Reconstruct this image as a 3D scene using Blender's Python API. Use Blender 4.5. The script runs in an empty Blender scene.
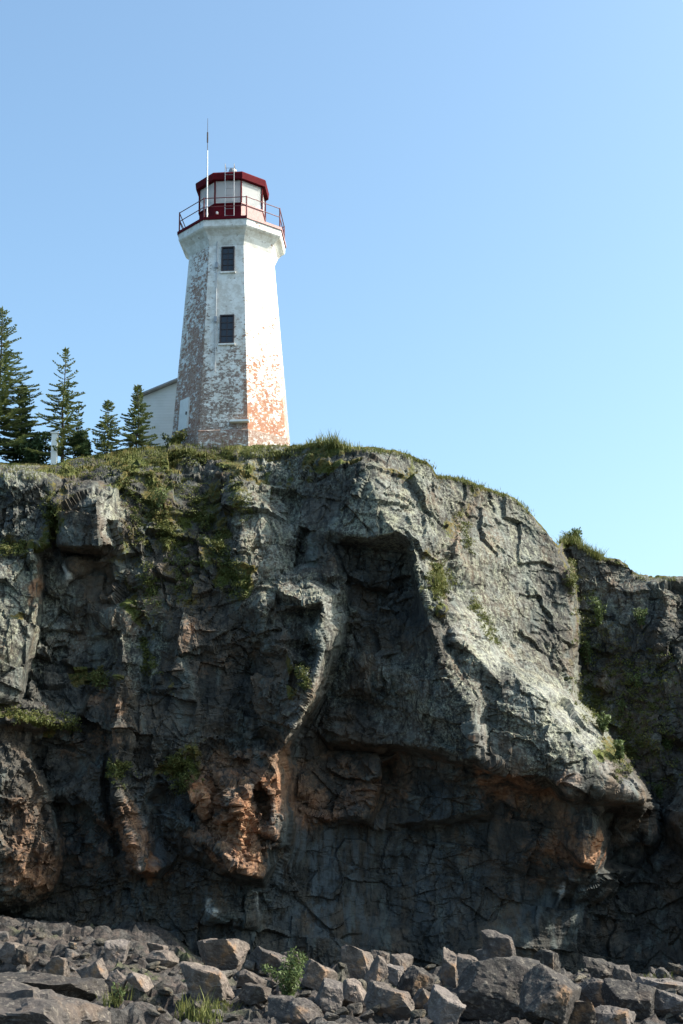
import bpy, bmesh, math, random
import numpy as np
from mathutils import Vector, Matrix, Euler, geometry
from mathutils.bvhtree import BVHTree

random.seed(7)
rng = np.random.default_rng(7)
scene = bpy.context.scene
COL = scene.collection

# ------------------------------------------------------------------ camera
F_PX, W_PX, H_PX = 1400.0, 683.0, 1024.0
PITCH, ROLL = math.radians(13.5), math.radians(-0.9)
cam_rot = Euler((math.radians(90) + PITCH, 0, 0)).to_matrix() @ Matrix.Rotation(ROLL, 3, 'Z')
cd = bpy.data.cameras.new('camera')
cd.sensor_fit = 'VERTICAL'
cd.sensor_height = 22.2
cd.lens = 22.2 * F_PX / H_PX
cd.clip_end = 8000
cam = bpy.data.objects.new('camera', cd)
cam.matrix_world = cam_rot.to_4x4()
COL.objects.link(cam)
scene.camera = cam
CR = np.array(cam_rot)


def ray(px, py):
    d = np.stack([(np.asarray(px, float) - W_PX / 2) / F_PX,
                  (H_PX / 2 - np.asarray(py, float)) / F_PX,
                  -np.ones_like(np.asarray(px, float))], -1)
    return d @ CR.T


def at(px, py, D):
    """world point on the sight line through a pixel of the photograph, D metres away along y"""
    d = ray(px, py)
    return d * (np.asarray(D, float) / d[..., 1])[..., None]


# ------------------------------------------------------------------ noise
def _h(ix, iy, iz, seed):
    h = (ix.astype(np.uint32) * np.uint32(374761393) + iy.astype(np.uint32) * np.uint32(668265263)
         + iz.astype(np.uint32) * np.uint32(2147483647 - 58) + np.uint32((seed * 974711 + 1013) & 0xffffffff))
    h = (h ^ (h >> np.uint32(13))) * np.uint32(1274126177)
    h = (h ^ (h >> np.uint32(16))) * np.uint32(2246822519)
    return h ^ (h >> np.uint32(15))


def _f(h):
    return (h & np.uint32(0xffff)).astype(np.float64) / 65535.0


def _hv(ix, iy, iz, seed):
    a, b = _h(ix, iy, iz, seed), _h(ix, iy, iz, seed + 77)
    return np.stack([_f(a), _f(a >> np.uint32(16)), _f(b)], -1)


def gnoise(p, seed=0):
    i = np.floor(p).astype(np.int64)
    f = p - i
    w = f * f * f * (f * (f * 6 - 15) + 10)
    out = np.zeros(p.shape[0])
    for dx in (0, 1):
        for dy in (0, 1):
            for dz in (0, 1):
                g = _hv(i[:, 0] + dx, i[:, 1] + dy, i[:, 2] + dz, seed) * 2 - 1
                d = f - np.array([dx, dy, dz])
                wt = ((w[:, 0] if dx else 1 - w[:, 0]) * (w[:, 1] if dy else 1 - w[:, 1])
                      * (w[:, 2] if dz else 1 - w[:, 2]))
                out += wt * (g * d).sum(1)
    return out * 1.5


def fbm(p, octv=5, gain=.5, seed=0, ridged=False):
    o, a, s = np.zeros(p.shape[0]), 1.0, 1.0
    for k in range(octv):
        n = gnoise(p * s + 17.3 * k, seed + k)
        if ridged:
            n = 1 - 2 * np.abs(n)
        o += a * n
        a *= gain
        s *= 2.03
    return o


def facets(p, seed=0, tilt=1.0, step=.5):
    """fractured-rock noise: every Voronoi cell is a tilted plane of its own"""
    i = np.floor(p).astype(np.int64)
    best = np.full(p.shape[0], 1e9)
    val = np.zeros(p.shape[0])
    for dx in (-1, 0, 1):
        for dy in (-1, 0, 1):
            for dz in (-1, 0, 1):
                cx, cy, cz = i[:, 0] + dx, i[:, 1] + dy, i[:, 2] + dz
                c = np.stack([cx, cy, cz], -1) + _hv(cx, cy, cz, seed)
                r = p - c
                d = (r * r).sum(1)
                g = _hv(cx, cy, cz, seed + 311) * 2 - 1
                v = (g * r).sum(1) * tilt + (_f(_h(cx, cy, cz, seed + 501)) - .5) * step
                m = d < best
                best = np.where(m, d, best)
                val = np.where(m, v, val)
    return val


def blocks(p, size, seed=0, rot=(0, 0, 0), tilt=.5):
    """jointed rock: courses of rectangular blocks, each one pushed in or out and slightly tilted"""
    q = (p @ np.array(Euler(rot).to_matrix())) / np.array(size)
    iz = np.floor(q[:, 2] + .22 * gnoise(q * .6, seed + 1)).astype(np.int64)
    z0 = np.zeros_like(iz)
    qx = q[:, 0] + _f(_h(iz, z0, z0, seed)) * 3 + .22 * gnoise(q * .7 + 9, seed + 2)
    ix = np.floor(qx).astype(np.int64)
    qy = q[:, 1] + _f(_h(iz, ix, z0, seed + 3)) * 3
    iy = np.floor(qy).astype(np.int64)
    o = _f(_h(ix, iy, iz, seed + 4)) * 2 - 1
    g = _hv(ix, iy, iz, seed + 5) * 2 - 1
    return np.sign(o) * np.abs(o) ** 1.3 + tilt * (g[:, 0] * (qx - ix - .5) + g[:, 2] * (q[:, 2] - iz - .5))


# ------------------------------------------------------------------ object helpers
def tag(o, label=None, cat=None, group=None, kind=None):
    if label: o['label'] = label
    if cat: o['category'] = cat
    if group: o['group'] = group
    if kind: o['kind'] = kind
    return o


def empty(name, loc, rz=0.0):
    o = bpy.data.objects.new(name, None)
    o.location = loc
    o.rotation_euler = (0, 0, rz)
    o.empty_display_size = .2
    COL.objects.link(o)
    return o


def np_mesh(name, V, F, mat, parent=None, smooth=False, attrs=None):
    V = np.asarray(V, float).reshape(-1, 3)
    F = np.asarray(F, int)
    me = bpy.data.meshes.new(name)
    k = F.shape[1]
    me.vertices.add(len(V))
    me.vertices.foreach_set('co', V.ravel())
    me.loops.add(F.size)
    me.loops.foreach_set('vertex_index', F.ravel().astype(np.int32))
    me.polygons.add(len(F))
    me.polygons.foreach_set('loop_start', np.arange(0, F.size, k, dtype=np.int32))
    me.polygons.foreach_set('use_smooth', np.full(len(F), smooth))
    if attrs:
        for n, a in attrs.items():
            at_ = me.attributes.new(n, 'FLOAT', 'POINT')
            at_.data.foreach_set('value', np.asarray(a, np.float32))
    me.update(calc_edges=True)
    me.validate()
    if mat: me.materials.append(mat)
    o = bpy.data.objects.new(name, me)
    COL.objects.link(o)
    if parent: o.parent = parent
    return o


def bm_obj(name, bm, mat, parent=None, smooth=False):
    me = bpy.data.meshes.new(name)
    bmesh.ops.recalc_face_normals(bm, faces=bm.faces)
    bm.to_mesh(me)
    bm.free()
    if smooth:
        for p in me.polygons: p.use_smooth = True
    me.materials.append(mat)
    o = bpy.data.objects.new(name, me)
    COL.objects.link(o)
    if parent: o.parent = parent
    return o


def add_box(bm, c, s, rot=None):
    M = Matrix.Translation(c) @ (rot.to_4x4() if rot else Matrix.Identity(4)) @ Matrix.Diagonal((s[0], s[1], s[2], 1))
    return bmesh.ops.create_cube(bm, size=1, matrix=M)['verts']


def add_rod(bm, a, b, r0, r1=None, seg=8):
    a, b = Vector(a), Vector(b)
    r1 = r0 if r1 is None else r1
    d = b - a
    q = d.to_track_quat('Z', 'Y').to_matrix().to_4x4()
    bmesh.ops.create_cone(bm, cap_ends=True, segments=seg, radius1=r0, radius2=max(r1, .001), depth=d.length,
                          matrix=Matrix.Translation((a + b) / 2) @ q)


# ------------------------------------------------------------------ material helpers
class NT:
    def __init__(s, name):
        s.m = bpy.data.materials.new(name)
        s.m.use_nodes = True
        s.n, s.l = s.m.node_tree.nodes, s.m.node_tree.links
        s.b = s.n['Principled BSDF']
        s.tc = s.n.new('ShaderNodeTexCoord')

    def put(s, sock, v):
        if hasattr(v, 'is_linked') or isinstance(v, bpy.types.NodeSocket):
            s.l.new(v, sock)
        elif isinstance(v, (tuple, list)):
            sock.default_value = (*v, 1.0) if len(v) == 3 and sock.type == 'RGBA' else v
        else:
            sock.default_value = v

    def mapped(s, scale=(1, 1, 1), rot=(0, 0, 0)):
        m = s.n.new('ShaderNodeMapping')
        m.inputs['Scale'].default_value = scale
        m.inputs['Rotation'].default_value = rot
        s.l.new(s.tc.outputs['Object'], m.inputs['Vector'])
        return m.outputs[0]

    def noise(s, scale, detail=6, rough=.55, vec=None, dist=0.0):
        t = s.n.new('ShaderNodeTexNoise')
        t.inputs['Scale'].default_value = scale
        t.inputs['Detail'].default_value = detail
        t.inputs['Roughness'].default_value = rough
        t.inputs['Distortion'].default_value = dist
        s.l.new(vec or s.tc.outputs['Object'], t.inputs['Vector'])
        return t.outputs['Fac']

    def voro(s, scale, feat='F1', vec=None):
        t = s.n.new('ShaderNodeTexVoronoi')
        t.feature = feat
        t.inputs['Scale'].default_value = scale
        s.l.new(vec or s.tc.outputs['Object'], t.inputs['Vector'])
        return t.outputs['Distance']

    def ramp(s, fac, lo, hi, a=0.0, b=1.0):
        t = s.n.new('ShaderNodeMapRange')
        t.interpolation_type = 'SMOOTHSTEP'
        s.put(t.inputs['Value'], fac)
        s.put(t.inputs['From Min'], lo); s.put(t.inputs['From Max'], hi)
        s.put(t.inputs['To Min'], a); s.put(t.inputs['To Max'], b)
        return t.outputs[0]

    def math(s, op, a, b=0.0):
        t = s.n.new('ShaderNodeMath')
        t.operation = op
        s.put(t.inputs[0], a); s.put(t.inputs[1], b)
        return t.outputs[0]

    def mix(s, fac, a, b):
        t = s.n.new('ShaderNodeMix')
        t.data_type = 'RGBA'
        s.put(t.inputs[0], fac); s.put(t.inputs[6], a); s.put(t.inputs[7], b)
        return t.outputs[2]

    def attr(s, name):
        t = s.n.new('ShaderNodeAttribute')
        t.attribute_name = name
        return t.outputs['Fac']

    def rnd(s):
        return s.n.new('ShaderNodeObjectInfo').outputs['Random']

    def bump(s, h, strength=.5, dist=.1, nrm=None):
        t = s.n.new('ShaderNodeBump')
        t.inputs['Strength'].default_value = strength
        t.inputs['Distance'].default_value = dist
        s.l.new(h, t.inputs['Height'])
        if nrm: s.l.new(nrm, t.inputs['Normal'])
        return t.outputs[0]

    def done(s, col, rough=.85, normal=None, spec=.3):
        s.put(s.b.inputs['Base Color'], col)
        s.put(s.b.inputs['Roughness'], rough)
        s.b.inputs['Specular IOR Level'].default_value = spec
        if normal: s.l.new(normal, s.b.inputs['Normal'])
        return s.m


def cliff_material():
    t = NT('cliff_rock')
    big = t.noise(.22, 5)
    mid = t.noise(1.1, 8, .62)
    fine = t.noise(5.5, 8, .7)
    spk = t.noise(15, 5, .7)
    grain = t.noise(1.0, 8, .68, t.mapped((5, 5, 1.6), (.25, .55, .2)))
    lich_lit = t.attr('lichen_lit')
    col = t.mix(t.ramp(big, .38, .62), (.032, .034, .033), (.062, .052, .042))
    col = t.mix(t.ramp(mid, .42, .66), col, (.088, .079, .066))
    col = t.mix(t.math('MULTIPLY', t.ramp(grain, .52, .38), .7), col, (.013, .015, .016))
    brown = t.noise(.55, 7, .68, t.mapped((1, 1, .7)))
    col = t.mix(t.math('MULTIPLY', t.ramp(brown, .50, .66), .8), col, (.120, .085, .058))
    gry = t.noise(.8, 7, .7, t.mapped((1.3, 1.3, .6), (.2, .4, 0)))
    col = t.mix(t.math('MULTIPLY', t.ramp(gry, .52, .64), .75), col, (.105, .118, .108))
    # crustose lichens, also painting sunlit faces paler: pale grey-green crust and spots
    lv = t.math('ADD', t.math('ADD', t.math('MULTIPLY', fine, .35), t.math('MULTIPLY', spk, .25)), t.math('MULTIPLY', grain, .40))
    lm = t.ramp(t.math('ADD', lv, t.math('MULTIPLY', t.math('SUBTRACT', lich_lit, .5), .20)), .45, .62)
    lm = t.math('MULTIPLY', lm, t.ramp(lich_lit, .05, .6))
    lm = t.math('MULTIPLY', lm, t.ramp(t.noise(7.5, 6, .75), .42, .54, .08, 1))
    lcol = t.mix(t.ramp(mid, .4, .6), (.27, .27, .20), (.20, .21, .185))
    col = t.mix(lm, col, lcol)
    rm = t.ramp(t.math('ADD', t.attr('rust'), t.math('MULTIPLY', t.math('SUBTRACT', t.math('ADD', t.math('MULTIPLY', mid, .5), t.math('MULTIPLY', fine, .5)), .5), 2.6)), .35, .95)
    rcol = t.mix(t.ramp(fine, .35, .65), (.215, .082, .034), (.27, .165, .10))
    col = t.mix(rm, col, rcol)
    sv = t.mapped((1.6, 1.6, .16))
    st = t.math('MULTIPLY', t.ramp(t.noise(1.5, 6, .6, sv), .43, .60), t.attr('streak'))
    col = t.mix(st, col, (.10, .122, .135))
    wm = t.math('MULTIPLY', t.attr('white'), t.ramp(fine, .32, .56))  # pale stains, plus sunlit brightness painted on ridge, fin and slab
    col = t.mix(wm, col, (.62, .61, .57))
    mm = t.ramp(t.math('ADD', t.attr('moss'), t.math('MULTIPLY', t.math('SUBTRACT', t.math('ADD', t.math('MULTIPLY', mid, .6), t.math('MULTIPLY', fine, .5)), .55), 2.4)), .38, .62)
    mm = t.math('MULTIPLY', mm, t.ramp(t.attr('moss'), .06, .3))
    mcol = t.mix(t.ramp(fine, .36, .60), (.032, .048, .012), (.115, .085, .026))
    mcol = t.mix(t.ramp(t.noise(.9, 3), .45, .62), mcol, (.075, .085, .02))
    col = t.mix(mm, col, mcol)
    n = t.bump(t.noise(2.4, 10, .66), .7, .14)
    n = t.bump(grain, .6, .06, n)
    n = t.bump(spk, .5, .03, n)
    return t.done(col, .85, n, .2)


def boulder_material():
    t = NT('boulder_rock')
    r = t.rnd()
    mid = t.noise(1.7, 8, .62)
    fine = t.noise(8, 8, .7)
    oi = t.n.new('ShaderNodeObjectInfo')
    base = oi.outputs['Color']
    col = t.mix(t.ramp(mid, .38, .64), t.mix(.6, base, (.04, .038, .036)), base)
    col = t.mix(t.ramp(fine, .5, .70), col, t.mix(.5, base, (.30, .26, .21)))
    col = t.mix(t.math('MULTIPLY', t.ramp(t.noise(1.1, 5, .6), .56, .68), t.ramp(r, .35, .9)), col, (.25, .15, .085))
    n = t.bump(t.noise(5, 10, .7), .8, .10)
    n = t.bump(t.noise(26, 4, .6), .45, .02, n)
    return t.done(col, .85, n, .25)


def beach_material():
    t = NT('shore_rock')
    lay = t.noise(1.2, 6, .6, t.mapped((.35, .6, 5)))
    mid = t.noise(1.6, 8, .65)
    fine = t.noise(9, 8, .72)
    col = t.mix(t.ramp(lay, .35, .65), (.034, .029, .026), (.105, .080, .068))
    col = t.mix(t.ramp(mid, .42, .62), col, (.092, .084, .077))
    col = t.mix(t.ramp(fine, .54, .40), col, (.035, .032, .03))
    col = t.mix(t.math('MULTIPLY', t.attr('moss'), t.ramp(mid, .42, .58)), col, (.07, .085, .02))
    n = t.bump(t.noise(4, 10, .7), .9, .14)
    n = t.bump(fine, .6, .04, n)
    return t.done(col, .85, n, .25)


def leaf_material(name, a, b, transl=.25):
    t = NT(name)
    n = t.noise(3.5, 4, .6)
    geo = t.n.new('ShaderNodeNewGeometry')
    col = t.mix(t.ramp(n, .35, .65), a, b)
    col = t.mix(t.math('MULTIPLY', geo.outputs['Random Per Island'], .45), col, tuple(c * 1.7 for c in b))
    t.done(col, .6, None, .25)
    if transl:
        tr = t.n.new('ShaderNodeBsdfTranslucent')
        t.l.new(col, tr.inputs['Color'])
        mx = t.n.new('ShaderNodeMixShader')
        mx.inputs[0].default_value = transl
        t.l.new(t.b.outputs[0], mx.inputs[1])
        t.l.new(tr.outputs[0], mx.inputs[2])
        t.l.new(mx.outputs[0], t.n['Material Output'].inputs['Surface'])
    return t.m


def plain(name, col, rough=.6, var=.25, bump=.2, metal=0.0, scale=4.0):
    t = NT(name)
    n = t.noise(scale, 8, .65)
    c = t.mix(t.ramp(n, .3, .7), tuple(x * (1 - var) for x in col), col)
    t.b.inputs['Metallic'].default_value = metal
    return t.done(c, rough, t.bump(t.noise(scale * 4, 4), bump, .01), .4)


def tower_material():
    t = NT('peeling_white_paint')
    wear, rusty = t.attr('wear'), t.attr('rusty')
    course = t.noise(1.0, 8, .72, t.mapped((5.5, 5.5, 10.0)))
    patch = t.noise(2.2, 9, .74)
    fine = t.noise(7, 7, .72)
    h = t.math('ADD', t.math('ADD', t.math('MULTIPLY', course, .45), t.math('MULTIPLY', patch, .35)), t.math('MULTIPLY', fine, .20))
    thr = t.ramp(wear, 0, 1, .595, .415)
    thr2 = t.math('ADD', thr, .035)
    peel = t.ramp(h, thr, thr2)
    white = t.mix(t.ramp(t.noise(2.6, 8, .72), .40, .62), (.80, .79, .76), (.60, .57, .52))
    run = t.noise(1.0, 6, .6, t.mapped((5, 5, .35)))
    white = t.mix(t.math('MULTIPLY', t.ramp(run, .55, .72), t.ramp(wear, 0, .7, .12, .55)), white, (.42, .32, .24))
    under = t.mix(t.ramp(fine, .38, .6), (.095, .074, .062), (.19, .140, .112))
    red = t.mix(t.ramp(t.noise(3.2, 6, .7), .36, .62), (.27, .085, .035), (.36, .175, .09))
    under = t.mix(rusty, under, red)
    thin = t.ramp(t.noise(11, 6, .7), .38, .62, .68, 1)
    col = t.mix(t.math('MULTIPLY', peel, t.math('MAXIMUM', thin, rusty)), white, under)
    n = t.bump(t.math('SUBTRACT', t.math('MULTIPLY', course, .5), peel), .5, .03)
    return t.done(col, .75, n, .25)


M_CLIFF, M_BOULDER, M_BEACH, M_TOWER = cliff_material(), boulder_material(), beach_material(), tower_material()
M_WHITE = plain('white_paint', (.78, .78, .75), .6, .12)
M_RED = plain('red_paint', (.105, .006, .012), .8, .25)
M_RED.node_tree.nodes['Principled BSDF'].inputs['Specular IOR Level'].default_value = .1
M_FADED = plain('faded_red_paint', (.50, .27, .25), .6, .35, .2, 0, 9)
M_METAL = plain('grey_metal', (.34, .35, .36), .45, .2, .1, .6)
M_DARK = plain('dark_metal', (.05, .035, .035), .5, .3)
M_ROOF = plain('grey_roof', (.42, .42, .43), .8, .2)
M_PINK = plain('rail_paint', (.19, .045, .045), .55, .3)
M_CORN = tower_material()
M_CORN.name = 'cornice_paint'
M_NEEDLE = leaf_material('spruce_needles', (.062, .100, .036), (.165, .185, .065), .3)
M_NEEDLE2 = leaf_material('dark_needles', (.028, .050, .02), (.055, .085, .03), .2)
M_BARK = plain('bark', (.11, .085, .065), .9, .5, .8, 0, 9)
M_GRASS = leaf_material('grass_blades', (.075, .095, .02), (.15, .15, .045), .3)
M_MOSS = leaf_material('moss_leaves', (.048, .072, .018), (.125, .125, .036), .25)
M_LEAF = leaf_material('shrub_leaves', (.045, .068, .022), (.095, .125, .042), .3)
M_STEM = plain('stem', (.13, .09, .05), .9, .4)


def glass_material(name, col, rough=.05, alpha=None):
    t = NT(name)
    t.done(col, rough, None, .5)
    return t.m


M_PANE = glass_material('dark_window_glass', (.03, .036, .045), .12)
tg = NT('lantern_glass')      # glazing with white haze mixed in to paint a bright interior
tg.n.remove(tg.b)
_tr = tg.n.new('ShaderNodeBsdfTransparent'); _tr.inputs[0].default_value = (.93, .95, .95, 1)
_gl = tg.n.new('ShaderNodeBsdfGlossy'); _gl.inputs['Roughness'].default_value = .05
_df = tg.n.new('ShaderNodeBsdfDiffuse'); _df.inputs[0].default_value = (.93, .95, .94, 1)
_tl = tg.n.new('ShaderNodeBsdfTranslucent'); _tl.inputs[0].default_value = (.93, .95, .94, 1)
def _mx(f, a, b):
    m = tg.n.new('ShaderNodeMixShader'); m.inputs[0].default_value = f
    tg.l.new(a, m.inputs[1]); tg.l.new(b, m.inputs[2])
    return m.outputs[0]
_hz = _mx(.35, _df.outputs[0], _tl.outputs[0])
tg.l.new(_mx(.05, _mx(.48, _tr.outputs[0], _hz), _gl.outputs[0]), tg.n['Material Output'].inputs['Surface'])
M_GLASS = tg.m

# ------------------------------------------------------------------ the cliff
SKY = [(-170, 470, 58), (-100, 455, 58), (-40, 462, 58), (0, 463, 57), (50, 464, 57), (75, 458, 57.2), (100, 453, 57.5), (128, 447, 58), (150, 445, 58.5),
       (200, 445, 59), (240, 446, 58.5), (285, 445, 57.5), (300, 445, 56), (312, 442, 55.5), (325, 440, 55), (338, 443, 54.6), (350, 446, 54.5), (375, 447, 54.5),
       (405, 452, 55), (425, 460, 55.6), (432, 466, 56), (437, 474, 56.5), (460, 478, 57.5), (485, 487, 58.5), (510, 496, 59.5), (520, 503, 59.8),
       (530, 513, 60), (548, 533, 60.2), (558, 546, 60.5),
       (563, 540, 64), (575, 541, 64), (585, 548, 64), (600, 557, 64), (620, 561, 63.8), (628, 565, 63.8), (634, 574, 64), (650, 577, 64),
       (683, 577, 63), (730, 580, 62), (780, 575, 62), (860, 590, 62)]

CH = []      # chains of (x, y, D): consecutive points stay joined


OFF = 0.0
def C(*pts): CH.append([(x, y, d + OFF) for x, y, d in pts])


def Pn(*pts):
    for x, y, d in pts: CH.append([(x, y, d + OFF)])


C(*SKY)
# outside the frame; unseen rock at right shaped to shade the wall foot
C((-170, 560, 53), (-170, 700, 52), (-170, 850, 51.5), (-170, 1040, 53))
C((860, 680, 59.5), (860, 800, 54), (860, 900, 53), (860, 1040, 56))
Pn((-100, 500, 54), (-90, 600, 52.2), (-90, 700, 51.4), (-100, 780, 50.6), (-90, 900, 52), (760, 640, 60), (765, 735, 56.5), (750, 800, 54.2), (745, 860, 53.2), (745, 930, 52.8))
# A upper left ledge rocks
C((-60, 485, 53.6), (0, 484, 53.2), (25, 480, 53.4), (52, 484, 53.4))
Pn((-30, 470, 55.6), (25, 470, 55.4), (52, 474, 55.2), (48, 500, 53.3))
C((-60, 545, 52.7), (0, 540, 52.7), (48, 545, 53.0))
C((-60, 552, 52.2), (0, 552, 52.2), (28, 546, 52.6))
# B lit slab at the left edge
C((-60, 600, 51.0), (0, 566, 51.6), (28, 549, 52.3), (37, 570, 52.3), (38, 598, 52.2), (33, 622, 52.0), (24, 665, 51.8), (18, 702, 51.6))
Pn((0, 610, 51.1), (0, 655, 50.8), (15, 600, 51.5), (-20, 690, 50.6))
C((43, 560, 53.9), (44, 600, 53.9), (39, 625, 53.7), (30, 668, 53.3), (26, 700, 53.0))
# C dark recess
Pn((62, 562, 54.2), (62, 600, 54.2), (66, 580, 53.6), (70, 585, 54.3), (95, 570, 54.3), (112, 580, 54.1), (90, 640, 54.0), (112, 640, 53.6), (60, 660, 53.7))
# D hanging block
C((60, 508, 52.7), (80, 503, 52.3), (97, 499, 52.1), (98, 520, 51.9), (98, 545, 51.7), (80, 547, 52.0), (60, 545, 52.3))
C((97, 499, 52.1), (112, 495, 53.2), (113, 520, 53.1), (110, 545, 52.8), (98, 545, 51.7))
C((58, 553, 53.9), (80, 555, 53.9), (99, 553, 53.8), (112, 553, 53.8))
C((53, 506, 53.8), (54, 545, 54.0))
Pn((70, 486, 54.2), (105, 484, 54.6), (85, 470, 56))
# E mossy slope
Pn((130, 466, 56), (160, 460, 56.8), (119, 500, 54), (120, 550, 53.5), (150, 495, 54.8), (135, 520, 53.8), (150, 540, 53.8), (195, 475, 56), (175, 500, 54.7),
   (200, 520, 54.5), (170, 545, 53.6), (200, 562, 53.3), (230, 540, 53.5), (235, 575, 52.8), (225, 500, 54.8), (225, 465, 56.2))
# F brown wall
Pn((130, 590, 53.3), (160, 590, 52.9), (200, 590, 52.9), (240, 610, 52.6), (165, 640, 52.4), (205, 650, 52.6), (243, 680, 53.1), (180, 690, 52.4), (165, 730, 52.5),
   (212, 735, 52.9), (245, 740, 53.3), (185, 765, 52.7), (215, 770, 53.2), (245, 770, 53.2))
# G pale ribs
C((118, 622, 52.8), (122, 645, 52.2), (124, 680, 51.9), (118, 696, 51.8), (118, 742, 51.7))
C((143, 620, 53.2), (146, 650, 53.0), (147, 685, 52.9), (138, 702, 52.6), (139, 745, 52.5))
C((112, 650, 53.6), (108, 700, 52.7), (107, 745, 53.1))
# ledges at the left
C((0, 706, 51.6), (30, 703, 52.0), (60, 707, 52.4), (80, 706, 52.5))
C((0, 722, 50.9), (30, 720, 51.1), (60, 724, 51.7), (75, 722, 52.2))
C((0, 731, 51.6), (30, 731, 52.4), (60, 733, 52.9), (78, 731, 53.1))
# I bulge at lower left
C((-60, 760, 50.5), (-10, 748, 51.0), (20, 750, 51.8), (32, 765, 51.9), (46, 795, 51.9), (57, 830, 51.9), (58, 855, 51.9), (50, 890, 52.2), (30, 902, 52.4), (0, 905, 52.2))
C((-30, 790, 50.2), (8, 785, 50.4), (14, 800, 50.7), (20, 835, 50.6), (20, 870, 50.9), (8, 893, 51.3))
Pn((12, 772, 50.9), (30, 790, 51.2), (36, 820, 51.1), (38, 860, 51.4), (0, 830, 50.2))
C((38, 762, 53.4), (52, 792, 53.4), (63, 828, 53.4), (64, 858, 53.3), (56, 894, 53.5), (30, 910, 53.4), (0, 912, 53.0))
# H red ribs
OFF = -.45
C((112, 768, 51.9), (118, 795, 51.7), (126, 825, 51.5), (135, 858, 51.2), (139, 872, 51.2))
C((128, 768, 52.8), (134, 800, 52.6), (143, 835, 52.4), (147, 871, 52.3), (158, 871, 52.5))
C((100, 770, 52.3), (99, 800, 52.3), (104, 822, 52.2))
OFF = 0.0
C((106, 770, 52.9), (108, 810, 53.0), (116, 840, 53.1), (130, 868, 53.2))
Pn((85, 760, 53.4), (88, 820, 53.5), (75, 870, 53.6), (90, 700, 53.3), (160, 770, 52.8))
C((139, 879, 53.6), (160, 879, 53.7), (120, 885, 53.8))
C((156, 800, 53.4), (158, 840, 53.5))
# N rusty blocks
OFF = -.75
C((168, 816, 53.5), (176, 812, 53.1), (183, 822, 52.9), (190, 838, 52.7))
C((172, 828, 53.7), (182, 832, 53.7), (188, 846, 53.8))
C((196, 850, 52.8), (206, 842, 52.4), (218, 846, 51.9), (232, 862, 51.4), (243, 872, 51.5))
C((198, 858, 53.6), (214, 858, 53.3), (228, 872, 52.6))
C((200, 788, 53.0), (206, 796, 52.4), (207, 812, 52.3))
C((213, 792, 53.5), (213, 812, 53.4), (206, 824, 53.5))
C((222, 812, 52.6), (228, 822, 52.2), (224, 838, 52.5))
C((222, 780, 52.2), (232, 790, 51.8), (238, 805, 51.5), (240, 830, 51.3), (240, 850, 51.3), (243, 872, 51.5))
C((250, 786, 52.6), (252, 805, 52.5), (256, 830, 52.2), (258, 850, 52.2), (262, 878, 52.4))
C((262, 775, 52.2), (270, 755, 52.0), (278, 775, 52.2), (274, 800, 51.9), (272, 832, 52.0))
C((275, 752, 52.4), (288, 772, 53.2), (288, 795, 53.3), (288, 815, 53.2), (282, 842, 53.2))
Pn((262, 800, 53.0), (264, 840, 53.2), (195, 815, 53.8), (180, 800, 53.7), (200, 775, 53.7))
OFF = 0.0
C((180, 858, 53.6), (215, 868, 53.6), (240, 884, 53.7), (265, 886, 53.8), (292, 850, 54.4), (295, 790, 54.6), (290, 757, 54.6))
# K column
C((242, 470, 55.2), (240, 500, 53.9), (242, 540, 53.0), (245, 575, 52.5))
C((287, 458, 56.2), (291, 490, 55.0), (293, 530, 54.3), (294, 572, 53.9))
Pn((265, 500, 54.2), (268, 540, 53.3), (265, 575, 52.9))
# nose, shade side
Pn((320, 460, 54.2), (345, 465, 53.5), (320, 500, 53.9), (345, 510, 53.1), (312, 540, 53.8), (305, 565, 53.9), (320, 566, 53.6))
C((358, 460, 53.4), (370, 480, 52.7), (377, 500, 52.4), (386, 520, 52.2), (398, 532, 52.1), (411, 541, 52.3))
C((330, 530, 53.3), (350, 535, 52.8), (375, 537, 52.4), (398, 532, 52.1))
Pn((400, 480, 53.8), (410, 512, 53.0), (420, 480, 54.9))
C((324, 539, 53.5), (332, 565, 53.2), (341, 592, 52.7))
C((331, 545, 54.1), (339, 566, 54.0), (348, 590, 54.3))
Pn((362, 570, 54.5))
C((331, 545, 54.1), (352, 546, 54.3), (378, 549, 54.4), (405, 552, 54.4))
# right edge of the notch, lit side beyond it
C((411, 541, 52.3), (416, 560, 52.5), (421, 590, 52.6), (428, 612, 52.6))
C((406, 552, 54.4), (411, 575, 54.3), (415, 595, 54.1), (420, 615, 53.7))
Pn((432, 540, 53.6), (430, 510, 54.6), (440, 500, 55.6))
# notch back wall and its blocks
Pn((345, 580, 54.5), (375, 580, 54.6), (400, 580, 54.5))
C((345, 610, 54.6), (378, 612, 54.6), (410, 615, 54.3))
C((350, 621, 54.2), (375, 620, 54.1), (377, 640, 54.4), (400, 642, 54.2), (412, 640, 53.7))
C((348, 650, 54.6), (375, 648, 54.4), (402, 652, 54.3))
C((350, 660, 54.0), (382, 655, 53.5), (378, 674, 53.4), (380, 686, 53.3), (350, 690, 53.9))
C((388, 657, 54.3), (384, 676, 54.0), (387, 686, 53.9), (396, 690, 53.8))
C((348, 705, 54.6), (378, 706, 54.5), (395, 700, 54.3))
C((335, 735, 54.1), (360, 730, 53.8), (400, 735, 53.7), (415, 728, 53.2))
C((330, 700, 54.8), (318, 730, 54.9), (300, 745, 54.9))
C((349, 602, 54.7), (348, 625, 54.8), (341, 655, 54.8), (331, 686, 54.8), (311, 720, 54.8), (292, 748, 54.8))
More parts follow.
